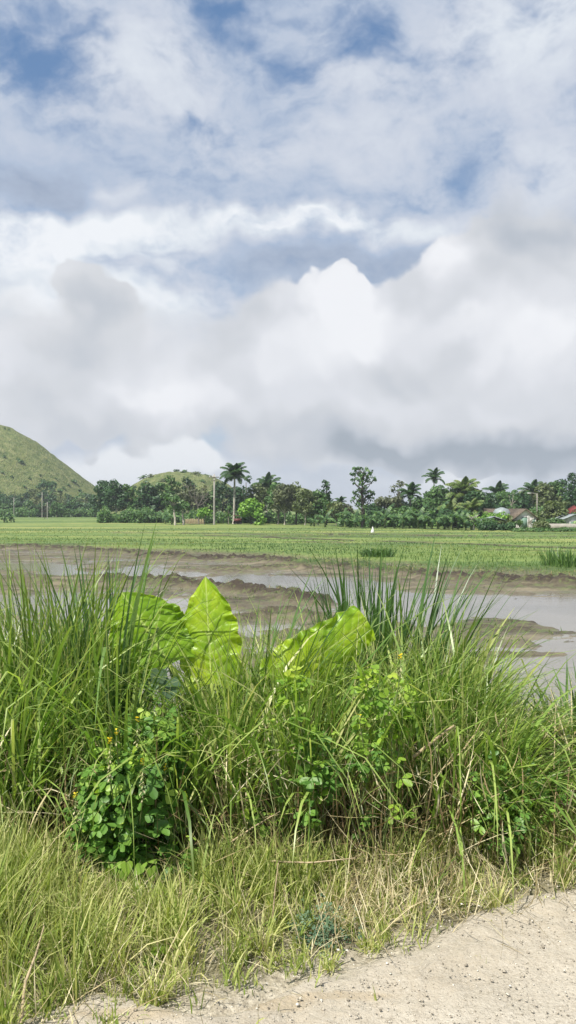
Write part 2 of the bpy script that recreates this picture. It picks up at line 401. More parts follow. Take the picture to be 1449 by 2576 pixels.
def ground_fields(x, y):
    """height, share of grass, share of mud, share of dark wet soil"""
    yy = np.maximum(y, .5)
    pxc = x / yy * FPX + CXP
    n_big = fbm(x * .35, y * .35, 4); n_mid = fbm(x * 1.7, y * 1.7, 4); n_fine = fbm(x * 7, y * 7, 4)
    # bank: level with the road, then down to the paddies
    lip = 5.0 + .35 * (n_big - .5) + .10 * x
    bank = sst(y, lip, lip + 2.6)
    top = -.02 + .05 * (n_mid - .5) + .03 * (n_fine - .5) + .03 * sst(road_s(x, y), .1, .8)
    # paddies
    wx = x + (fbm(x * .8 + 9, y * .5, 4) - .5) * np.minimum(.5 + .12 * y, 4.5); wy = y + (fbm(x * .6 + 40, y * .35 + 3, 4) - .5) * np.minimum(.12 * y, 5)
    sd = np.full(x.shape, 1e9)
    near = (y > 5) & (y < 70) & (np.abs(x) < 60)
    for r in WATER: sd[near] = np.minimum(sd[near], ring_sd(wx[near], wy[near], r))
    scale = np.clip(y * .035, .25, 1.6)
    n_str = fbm(x * .5 + 30, y * 1.1, 5, .6)
    mud = PAD + .030 + .05 * (n_mid - .5) + .05 * (n_fine - .5) + .06 * (n_big - .5) + .24 * (n_str - .5)
    basin = sst(-sd / scale + (n_mid - .5) * 1.5 + (n_big - .5) * 1.0 + .3, -.4, .6)
    pad = mud * (1 - basin) + (PAD - .055 + .05 * (n_fine - .5) + .09 * (n_mid - .5) + .10 * (n_str - .5)) * basin
    bun = np.zeros(x.shape)
    for pts, w, h in BUNDS:
        d = np.full(x.shape, 1e9); d[near] = line_d(wx[near] * .3 + x[near] * .7, wy[near] * .3 + y[near] * .7, pts)
        b = np.exp(-(d / w) ** 2) * h; bun = np.maximum(bun, b)
    clod = (n_fine - .35) * .9 + (n_mid - .4) * .8 + (fbm(x * 2.3 + 8, y * 2.3, 3) - .5) * 1.0
    pad = pad + bun * (1 + 1.3 * clod)
    ge_y = (CAMH - PAD) * FPX / (np.interp(pxc, GREEN_EDGE_PX, GREEN_EDGE_PY) - HZN)
    green = sst(y + (n_big - .5) * 5 + (n_mid - .5) * 3, ge_y - 1.5, ge_y + 2.5)
    strip = np.zeros(x.shape); strip[near] = np.exp(-(np.abs(line_d(x[near], y[near], [(800,1424),(1000,1440),(1200,1452)]) - .4) / 1.2) ** 2)
    dk = np.zeros(x.shape); fa = (y > 30) & (y < 140) & (np.abs(x) < 90)
    for pts, w in (([(540,1350),(800,1360),(1100,1370),(1460,1384)], 1.7), ([(830,1345),(1100,1349),(1460,1354)], 2.0), ([(1230,1388),(1460,1393)], 1.1), ([(300,1343),(560,1346),(860,1349)], 1.6), ([(640,1366),(900,1371)], .9)):
        dk[fa] = np.maximum(dk[fa], np.exp(-(line_d(x[fa], y[fa] + (n_big[fa] - .5) * 3, pts) / w) ** 2) * sst(n_mid[fa] + n_big[fa], .6, .85))
    green = np.maximum(green, sst(strip + (n_mid - .5), .6, 1.1) * .8)
    green = green * (1 - sst(dk, .3, .7)); bun = np.maximum(bun, .2 * sst(dk, .3, .7))
    field = PAD + .16 + .10 * (n_mid - .5) + .1 * (n_big - .5)
    pad = pad * (1 - green) + np.maximum(field, pad) * green
    z = top * (1 - bank) + pad * bank
    # hump of mown stalks on the bank at the right
    z = z + .28 * np.exp(-(((x - 2.25) / .75) ** 2 + ((y - 7.1) / .8) ** 2))
    z = np.where(road_s(x, y) < .05, z - .08 * sst(-road_s(x, y), -.05, .25), z)
    z = z + sst(y, 150, 400) * 1.2
    return z, np.clip(green, 0, 1), bank, bun
def ground_z(x, y): return ground_fields(np.atleast_1d(np.asarray(x, float)), np.atleast_1d(np.asarray(y, float)))[0]

def build_ground():
    ys = np.concatenate([np.linspace(-40, .6, 12)[:-1], np.geomspace(.6 + 1, 71, 760) - 1, np.geomspace(74, 1600, 110)])
    tc = np.concatenate([-np.geomspace(3, .5, 30), np.linspace(-.49, .49, 470), np.geomspace(.5, 3, 30)])
    Y = np.repeat(ys[:, None], len(tc), 1); T = np.repeat(tc[None], len(ys), 0)
    X = T * np.maximum(Y, 2.2 + .0 * Y) + T * np.where(Y < 2.2, (2.2 - Y) * .9, 0)
    z, g, bank, bun = ground_fields(X.ravel(), Y.ravel())
    nr, nc = X.shape
    i = np.arange(nr - 1)[:, None] * nc; j = np.arange(nc - 1)[None]
    F = np.stack([i + j, i + j + 1, i + nc + j + 1, i + nc + j], -1).reshape(-1, 4)
    me = mesh('ground', np.stack([X.ravel(), Y.ravel(), z], 1), F, {'nearroad': 1 - sst(road_s(X.ravel(), Y.ravel()), .0, .32), 'green': g, 'bank': bank, 'bund': np.clip(bun * 5, 0, 1)}, True)
    m, t, bs = mat_new('ground_soil_and_grass')
    tc = t.new('ShaderNodeTexCoord').outputs['Object']
    sp = t.new('ShaderNodeSeparateXYZ'); t.l.new(tc, sp.inputs[0])
    n1 = t.noise(tc, .5, 5, .6); n2 = t.noise(tc, 4, 6, .65); n3 = t.noise(tc, 30, 4, .6)
    wet = t.ss(sp.outputs[2], PAD - .01, PAD + .10)
    mudc = ramp(t, t.m('ADD', t.m('MULTIPLY', n2, .7), t.m('MULTIPLY', n1, .3)), [(.3, (.058,.050,.032)), (.5, (.100,.085,.055)), (.7, (.165,.145,.092))])
    mudc = t.mix(t.m('MULTIPLY', t.m('SUBTRACT', 1.0, wet), .35), mudc, (.16,.135,.10))
    mudc = t.mix(t.m('MULTIPLY', t.ss(n3, .55, .75), .35), mudc, (.30,.26,.17))
    sk = t.new('ShaderNodeMapping'); sk.inputs['Scale'].default_value = (.35, 1.6, 1); t.l.new(tc, sk.inputs[0])
    ns0 = t.noise(sk.outputs[0], 1.0, 6, .65, .4)
    mudc = t.mix(t.ss(ns0, .52, .62, 0, .75), mudc, (.045,.038,.026))
    mudc = t.mix(t.ss(ns0, .47, .38, 0, .55), mudc, (.21,.18,.12))
    bc = ramp(t, n2, [(.3, (.022,.017,.012)), (.55, (.048,.036,.025)), (.75, (.13,.10,.06))])
    c = t.mix(t.ss(t.m('ADD', attr(t, 'bund'), t.m('MULTIPLY', t.m('SUBTRACT', n2, .5), .8)), .25, .75), mudc, bc)
    # green mottling of weeds on the drying mud
    wd = t.m('MULTIPLY', t.ss(ns0, .40, .52), t.ss(n2, .48, .6))
    c = t.mix(t.m('MULTIPLY', wd, .55), c, (.10,.135,.04))
    # fields
    st = t.new('ShaderNodeMapping'); st.inputs['Scale'].default_value = (.02, .16, 1); t.l.new(tc, st.inputs[0])
    nb = t.noise(st.outputs[0], 1.0, 4, .55, .3)
    gc = ramp(t, nb, [(.34, (.045,.080,.022)), (.45, (.075,.135,.030)), (.55, (.13,.19,.042)), (.66, (.22,.235,.07))])
    gc = t.mix(t.m('MULTIPLY', t.ss(n2, .45, .7), .45), gc, (.25,.26,.08))
    # bare wet strips between the young rice
    st2 = t.new('ShaderNodeMapping'); st2.inputs['Scale'].default_value = (.012, .30, 1); st2.inputs['Location'].default_value = (3.1, 0, 0); st2.inputs['Rotation'].default_value = (0, 0, math.radians(-2))
    t.l.new(tc, st2.inputs[0])
    ns = t.noise(st2.outputs[0], 1.0, 3, .5, .2)
    stripm = t.m('MULTIPLY', t.ss(ns, .60, .66), t.m('MULTIPLY', t.ss(sp.outputs[1], 44, 56), t.ss(sp.outputs[0], -14, 4)))
    gc = t.mix(t.m('MULTIPLY', stripm, .85), gc, (.045,.055,.03))
    c = t.mix(attr(t, 'green'), c, gc)
    # soil under the roadside grass
    sc_ = ramp(t, n2, [(.3, (.08,.072,.04)), (.5, (.16,.145,.085)), (.7, (.28,.25,.17))])
    gv = ramp(t, t.noise(tc, 45, 4, .7), [(.35, (.18,.155,.115)), (.5, (.31,.275,.21)), (.68, (.44,.40,.32))])
    sc_ = t.mix(t.ss(t.m('ADD', attr(t, 'nearroad'), t.m('MULTIPLY', t.m('SUBTRACT', n2, .5), 1.4)), .15, .75), sc_, gv)
    c = t.mix(t.ss(attr(t, 'bank'), .35, .9), sc_, c)
    t.l.new(c, bs.inputs['Base Color'])
    t.put(bs.inputs['Roughness'], t.ss(sp.outputs[2], PAD - .01, PAD + .06, .32, .85))
    bs.inputs['Specular IOR Level'].default_value = .35
    bump(t, bs, t.m('ADD', n2, t.m('MULTIPLY', n3, .4)), .7, .05)
    tag(link('ground', me, m), kind='structure')
build_ground()

def build_water():
    m, t, bs = mat_new('muddy_paddy_water')
    tc = t.new('ShaderNodeTexCoord').outputs['Object']
    n = t.noise(tc, .6, 4, .6)
    t.l.new(t.mix(t.ss(n, .35, .65), (.16,.145,.115), (.115,.105,.08)), bs.inputs['Base Color'])
    bs.inputs['Roughness'].default_value = .05; bs.inputs['IOR'].default_value = 1.33
    bs.inputs['Specular IOR Level'].default_value = .9
    w = t.new('ShaderNodeMapping'); w.inputs['Scale'].default_value = (1, 2.2, 1); t.l.new(tc, w.inputs[0])
    bump(t, bs, t.noise(w.outputs[0], 2.2, 5, .65), .16, .03)
    b = MB(); b.add([(-75, 6.2, PAD), (75, 6.2, PAD), (75, 72, PAD), (-75, 72, PAD)], np.array([[0, 1, 2, 3]]))
    tag(b.build('water', m), kind='structure')
build_water()

def build_road():
    # along-road / across-road grid, denser towards the camera
    us = np.concatenate([-np.geomspace(60, 3.05, 30), np.linspace(-3, 4, 460), np.geomspace(4.05, 60, 40)])
    vs = np.concatenate([np.linspace(-6.5, -2.6, 12), np.linspace(-2.55, .45, 240)])
    U, W = np.meshgrid(us, vs)
    X = RD_P[0] + U * RD_T[0] + W * RD_N[0]; Y = RD_P[1] + U * RD_T[1] + W * RD_N[1]
    edge = .06 + .50 * (fbm(U * 1.5, W * 1.5, 4) - .5)
    z = .012 * (fbm(U * 2, W * 2, 3) - .5) + .005 * (fbm(U * 14, W * 14, 3) - .5) + .008 * np.maximum(fbm(U * 34, W * 34, 2) - .62, 0) * 2
    rough_edge = np.exp(-((W - edge + .15) / .22) ** 2)
    z = z + rough_edge * .028 * (fbm(U * 11 + 5, W * 11, 4) - .42)
    z = z + .004 - .16 * sst(W, edge, edge + .3) - .05 * sst(-W, 5.8, 6.5)
    nr, nc = X.shape
    i = np.arange(nr - 1)[:, None] * nc; j = np.arange(nc - 1)[None]
    F = np.stack([i + j, i + j + 1, i + nc + j + 1, i + nc + j], -1).reshape(-1, 4)
    me = mesh('road', np.stack([X, Y, z], -1).reshape(-1, 3), F, {'edge': rough_edge.ravel()}, True)
    m, t, bs = mat_new('crushed_limestone_gravel')
    tc = t.new('ShaderNodeTexCoord').outputs['Object']
    n1 = t.noise(tc, 2.2, 4, .6); n2 = t.noise(tc, 26, 5, .7); n3 = t.noise(tc, 130, 3, .7)
    c = ramp(t, n1, [(.3, (.385,.350,.285)), (.5, (.44,.40,.33)), (.7, (.485,.445,.372))])
    n4 = t.noise(tc, 60, 4, .75); n5 = t.noise(tc, 8, 5, .65)
    c = t.mix(t.ss(n5, .48, .66, 0, .30), c, (.37,.32,.25))
    c = t.mix(t.ss(n4, .47, .36, 0, .55), c, (.25,.22,.17))
    c = t.mix(t.ss(n4, .56, .68, 0, .5), c, (.60,.56,.48))
    c = t.mix(t.m('MULTIPLY', t.ss(n2, .44, .30), .40), c, (.30,.26,.20))
    c = t.mix(t.m('MULTIPLY', t.ss(n3, .42, .33), .6), c, (.18,.155,.12))
    c = t.mix(t.m('MULTIPLY', t.ss(n3, .62, .72), .6), c, (.74,.70,.61))
    def spot(px, py, rx, ry):
        y = CAMH * FPX / (py - HZN); x = at_depth(px, y)
        n = t.new('ShaderNodeVectorMath', operation='MULTIPLY_ADD'); t.l.new(tc, n.inputs[0])
        n.inputs[1].default_value = (1 / rx, 1 / ry, 0); n.inputs[2].default_value = (-x / rx, -y / ry, 0)
        return t.m('ADD', t.vm('LENGTH', n.outputs[0], out=1), t.m('MULTIPLY', t.m('SUBTRACT', n2, .5), .8))
    for q in ((700, 2528, .14, .05), (860, 2510, .2, .03), (330, 2560, .2, .04)):
        c = t.mix(t.ss(spot(*q), 1.2, .5, 0, .55), c, (.36,.28,.17))
    c = t.mix(t.m('MULTIPLY', attr(t, 'edge'), t.ss(n2, .35, .65, .15, .7)), c, (.37,.32,.245))
    t.l.new(c, bs.inputs['Base Color']); bs.inputs['Roughness'].default_value = .95; bs.inputs['Specular IOR Level'].default_value = .15
    bump(t, bs, t.m('ADD', t.m('ADD', n2, n4), t.m('MULTIPLY', n3, .6)), .8, .010)
    tag(link('road', me, m), kind='structure')
build_road()

def build_hills():
    m, t, bs = mat_new('hill_grass')
    tc = t.new('ShaderNodeTexCoord').outputs['Object']
    n1 = t.noise(tc, .06, 5, .6); n2 = t.noise(tc, .45, 5, .65); n3 = t.noise(tc, 1.6, 3, .6)
    c = ramp(t, n2, [(.32, (.075,.115,.035)), (.46, (.140,.175,.062)), (.6, (.205,.225,.092)), (.75, (.27,.265,.125))])
    c = t.mix(t.ss(n1, .5, .7, 0, .55), c, (.14,.165,.05))
    c = t.mix(t.ss(n3, .60, .72, 0, .5), c, (.06,.085,.03))
    t.l.new(c, bs.inputs['Base Color']); bs.inputs['Roughness'].default_value = .95; bs.inputs['Specular IOR Level'].default_value = .1
    bump(t, bs, t.m('ADD', n2, n3), 1.0, 1.2)
    def hill(pxc, pytop, dist, prof, seed):
        """prof: (radius m, height fraction) pairs from the summit down"""
        cx = at_depth(pxc, dist); H = (HZN - pytop) / FPX * dist + CAMH + 1.2
        r = np.linspace(0, prof[-1][0], 70); a = np.linspace(0, 2 * PI, 160, endpoint=False)
        R, A = np.meshgrid(r, a, indexing='ij')
        hh = np.interp(R, [p[0] for p in prof], [p[1] for p in prof])
        x = R * np.cos(A) * (1 + .05 * np.sin(2 * A + seed)); y = R * np.sin(A)
        z = hh * H + (fbm(x * .06 + seed, y * .06, 4) - .5) * H * .09 * np.minimum(1, R / 8) + (fbm(x * .5 + seed, y * .5, 3) - .5) * .9
        V = np.stack([x, y, z], -1).reshape(-1, 3)
        i = np.arange(69)[:, None] * 160; j = np.arange(160)[None]; j2 = (j + 1) % 160
        F = np.stack([i + j, i + 160 + j, i + 160 + j2, i + j2], -1).reshape(-1, 4)
        o = link('hill', mesh('hill', V, F, None, True), m, None, (cx, dist, -1.2)); tag(o, kind='structure')
        return o, (cx, dist, H, prof)
    out = []
    out.append(hill(-80, 1062, 330, [(0, 1), (8, .985), (16, .93), (26, .79), (38, .55), (50, .28), (58, .13), (70, .0), (90, -.1)], 1))
    out.append(hill(455, 1186, 300, [(0, 1), (6, .985), (12, .90), (18, .72), (25, .42), (31, .15), (40, -.1)], 5))
    out.append(hill(715, 1222, 420, [(0, 1), (6, .97), (13, .82), (20, .55), (28, .2), (38, -.1)], 9))
    return out
HILLS = build_hills()

# ------------------------------------------------------------------ background: trees, palms, houses, poles
def leaf_quads(C, N, size, asp=1.6, jit=.3, r=rng):
    """one bent diamond leaf (4 verts, 2 tris as a quad) per centre C facing N"""
    n = len(C)
    N = N / (np.linalg.norm(N, axis=1)[:, None] + 1e-9)
    a = r.normal(size=(n, 3)); a -= (a * N).sum(1)[:, None] * N; a /= np.linalg.norm(a, axis=1)[:, None] + 1e-9
    b = np.cross(N, a)
    s = (size * r.uniform(1 - jit, 1 + jit, n))[:, None]
    h = s / asp / 2
    V = np.stack([C - a * s * .5, C + b * h + N * s * .06, C + a * s * .5, C - b * h + N * s * .06], 1).reshape(-1, 3)
    F = np.arange(4 * n).reshape(n, 4)
    return V, F
def clump_points(n, c, rad, r, shell=.75):
    d = r.normal(size=(n, 3)); d /= np.linalg.norm(d, axis=1)[:, None]
    q = r.random(n) ** (1 / 3.) * (1 - shell) + shell * r.random(n) ** .35
    P = d * q[:, None] * np.array(rad) + np.array(c)
    return P, d
def crown_mesh(name, clumps, leaf, dens, mat, parent, r, up=.5):
    """clumps: (x,y,z, rx,ry,rz)"""
    Vs, Fs, rn, o = [], [], [], 0
    for (x, y, z, rx, ry, rz) in clumps:
        area = (rx * ry + ry * rz + rx * rz) / 3
        n = max(8, int(17 * dens * area / leaf ** 2))
        P, d = clump_points(n, (x, y, z), (rx, ry, rz), r)
        N = d + r.normal(size=(n, 3)) * .55 + np.array([0, 0, up])
        V, F = leaf_quads(P, N, np.full(n, leaf), 1.7, .45, r)
        Vs.append(V); Fs.append(F + o); o += len(V)
        rn.append(np.repeat(np.clip(r.random(n) * .65 + r.random() * .35, 0, 1), 4))
    me = mesh(name, np.concatenate(Vs), np.concatenate(Fs), {'rnd': np.concatenate(rn), 'tt': np.zeros(o)})
    return link(name, me, mat, parent)
def limb_path(p0, p1, r, wob=.12, n=5):
    p0 = np.array(p0, float); p1 = np.array(p1, float); t = np.linspace(0, 1, n)[:, None]
    L = np.linalg.norm(p1 - p0); off = r.normal(size=(n, 3)) * wob * L * .35 * np.sin(t * PI)
    return p0 + (p1 - p0) * t + off

def tree(name, px, pytop, pybase, halfw, col, label, cat='tree', group='trees along the far side of the paddies', dist=None,
         bark='bark', trunk_h=.35, leaf=.42, dens=1.5, nclump=9, seed=0, shape='round', trunk_r=None, lean=0.0):
    r = np.random.default_rng(seed + 11)
    D = dist or on_paddy(px, pybase)[1]
    x = at_depth(px, D); H = (HZN - pytop) / FPX * D + CAMH - PAD; W = halfw / FPX * D
    z0 = float(ground_z(x, D)[0])
    root = empty(name, (x, D, z0 - .05), 0)
    tag(root, label, cat, group)
    tb = MB(); tr = trunk_r or max(.10, H * .022)
    top = np.array([lean * H, 0, H * .80])
    fork = np.array([lean * H * .4, 0, H * trunk_h])
    tb.tube(limb_path((0, 0, -.2), fork, r, .06), np.linspace(tr, tr * .72, 5), 7)
    tb.tube(limb_path(fork, top, r, .12), np.linspace(tr * .7, tr * .15, 5), 5)
    cl = []
    for k in range(nclump):
        f = (k + .5) / nclump; a = k * 2.4 + r.random()
        if shape == 'round': zz = H * (trunk_h + .12 + (.86 - trunk_h) * f * .95); ww = W * math.sin(PI * min(.93, .25 + .68 * f)) * .72
        elif shape == 'tall': zz = H * (trunk_h + (1 - trunk_h) * f * .95); ww = W * (.75 - .4 * f)
        elif shape == 'flat': zz = H * (.72 + .22 * r.random()); ww = W * r.uniform(.2, .85)
        else: zz = H * r.uniform(trunk_h, .92); ww = W * r.uniform(.2, .8)
        cx, cy = ww * math.cos(a) + lean * zz, ww * math.sin(a) * .9
        s = W * r.uniform(.34, .55); sz = s * r.uniform(.55, .9)
        zz = min(zz, H - sz * .85)
        cl.append((cx, cy, zz, s, s, sz))
        tb.tube(limb_path(fork + (top - fork) * max(0, f - .35), (cx, cy, zz), r, .15, 4), np.linspace(tr * .38, tr * .1, 4), 4)
    if shape in ('round', 'bushy'): cl.append((lean * H * .6, 0, H * (.5 + trunk_h * .4), W * .62, W * .62, H * (1 - trunk_h) * .36))
    tb.build('trunk', M[bark], root)
    crown_mesh('crown', cl, leaf * D / 110, dens, M['c_' + col], root, r)
    return root

PALM_FRONDS = {}
def frond_mesh(kind, seed):
    key = (kind, seed)
    if key in PALM_FRONDS: return PALM_FRONDS[key]
    r = np.random.default_rng(100 + seed)
    L = 1.0; n = 22; t = np.linspace(0, 1, n)
    th = math.radians(78) - t * math.radians(r.uniform(60, 105)) * t ** .7       # elevation along the frond
    P = np.zeros((n, 3)); dt = 1 / (n - 1)
    for i in range(1, n): P[i] = P[i - 1] + np.array([math.cos(th[i]), 0, math.sin(th[i])]) * dt
    b = MB(); b.tube(P, np.linspace(.012, .003, n), 4, tt=0., rnd=.9)
    V, F, rn = [], [], []; o = 0
    for s in (-1, 1):
        for i in range(2, n):
            for q in range(2):
                u = (i + q * .5) / n
                p = P[i] if q == 0 else (P[i] + P[min(i + 1, n - 1)]) / 2
                ll = .29 * math.sin(PI * min(.97, .12 + u * .86)) ** .7 * r.uniform(.85, 1.1)
                f = np.array([math.cos(th[i]), 0, math.sin(th[i])]); side = np.array([0, s, 0])
                d = side * .85 + f * .55 + np.array([0, 0, -.45 - .25 * r.random()]); d /= np.linalg.norm(d)
                w = f * .019
                V += [p - w, p + w, p + d * ll * .6 + w * .8, p + d * ll + np.array([0, 0, -.04]), p + d * ll * .6 - w * .8]
                F.append([o, o + 1, o + 2, o + 3, o + 4]); o += 5; rn += [r.random() * .8] * 5
    b.add(V, np.array(F), rnd=0.5, tt=0.); b.A['rnd'][-1] = (b.A['rnd'][-1][0], np.array(rn))
    ob = b.build('frond', M['c_' + kind]); me = ob.data
    bpy.data.objects.remove(ob)
    PALM_FRONDS[key] = me
    return me
def palm(px, pytop, pybase, label, kind='palm', dist=None, fl=36, trunk='bark_pale', seed=0, nf=24, tr=.16, lean=.03):
    """pytop = top of the highest frond; fl = frond length in columns of the photograph"""
    r = np.random.default_rng(seed + 500)
    D = dist or on_paddy(px, pybase)[1]; x = at_depth(px, D); z0 = float(ground_z(x, D)[0])
    FL = 1.38 * fl / FPX * D; H = (HZN - pytop) / FPX * D + CAMH - PAD - FL * .78
    root = empty('coconut_palm', (x, D, z0 - .05)); tag(root, label, 'palm tree', 'coconut palms beyond the paddies')
    t = np.linspace(0, 1, 9)
    P = np.stack([-lean * H * (1 - t) ** 2 * 2, 0 * t, H * t - .2], 1)
    b = MB(); b.tube(P, np.interp(t, [0, .08, 1], [tr * 1.5, tr, tr * .72]), 7); b.build('trunk', M[trunk], root)
    for k in range(nf):
        o = link('frond', frond_mesh(kind, k % 6), None, root)
        f = (k + .5) / nf
        tilt = math.radians(-22 + 100 * (f ** 1.15)) + r.normal() * .12     # young fronds upright, old ones hang
        o.location = (0, 0, H - .1)
        o.rotation_euler = (0, tilt, k * 2.3999 + r.random() * .3)
        s = FL * (1 - .22 * abs(f - .5)) * r.uniform(.88, 1.08); o.scale = (s, s * .9, s)
    nb = MB()
    for k in range(5):
        a = k * 1.3; c = np.array([math.cos(a) * .22, math.sin(a) * .22, H - .35])
        Pn, dn = clump_points(14, c, (.14, .14, .17), r, .95); V, F = leaf_quads(Pn, dn, np.full(14, .16), 1.1, .1, r); nb.add(V, F, rnd=.6, tt=0.)
    nb.build('coconut_cluster', M['c_olive'], root)
    return root

BAN = {}
def banana_leaf(seed):
    if seed in BAN: return BAN[seed]
    r = np.random.default_rng(900 + seed); n = 12; t = np.linspace(0, 1, n)
    th = math.radians(80) - t * math.radians([70, 120, 150, 100][seed % 4])
    P = np.zeros((n, 3))
    for i in range(1, n): P[i] = P[i - 1] + np.array([math.cos(th[i]), 0, math.sin(th[i])]) / (n - 1)
    V, F, rn, o = [], [], [], 0
    for s in (-1, 1):
        for i in range(2, n - 1):          # torn blade: separate lobes either side of the rib
            u = t[i]; w = .17 * math.sin(PI * min(.96, .1 + u * .85)) ** .6 * r.uniform(.8, 1.05)
            f = P[i + 1] - P[i]; dr = r.uniform(.3, .9)
            e = np.array([0, s * w, -w * dr])
            V += [P[i], P[i] + f * r.uniform(.8, 1.0), P[i] + f * .95 + e, P[i] + e * 1.05 + f * .1]; F.append([o, o + 1, o + 2, o + 3]); o += 4; rn += [r.random()] * 4
    b = MB(); b.add(V, np.array(F), rnd=0., tt=0.); b.A['rnd'][-1] = (0, np.array(rn))
    b.tube(P, np.linspace(.014, .004, n), 4, rnd=.9, tt=0.)
    ob = b.build('leaf', M['c_banana']); me = ob.data; bpy.data.objects.remove(ob); BAN[seed] = me
    return me
def banana(px, pytop, pybase, label, dist=None, seed=0, n=9, group='banana plants beyond the paddies'):
    r = np.random.default_rng(seed + 300)
    D = dist or on_paddy(px, pybase)[1]; x = at_depth(px, D); z0 = float(ground_z(x, D)[0])
    Ht = (HZN - pytop) / FPX * D + CAMH - PAD
    root = empty('banana_plant', (x, D, z0 - .05)); tag(root, label, 'banana plant', group)
    hs = Ht * .36
    b = MB(); b.tube([(0, 0, -.2), (.02, 0, hs * .5), (0, 0, hs)], [.16, .13, .09], 7); b.build('stem', M['stem'], root)
    for k in range(n):
        o = link('leaf', banana_leaf(k % 4), None, root); f = k / n
        o.location = (0, 0, hs * (.8 + .2 * (1 - f))); o.rotation_euler = (0, math.radians(-12 + 50 * f) + r.normal() * .1, k * 2.4 + r.random() * .6)
        s = Ht * .72 * r.uniform(.8, 1.1); o.scale = (s, s, s)
    return root

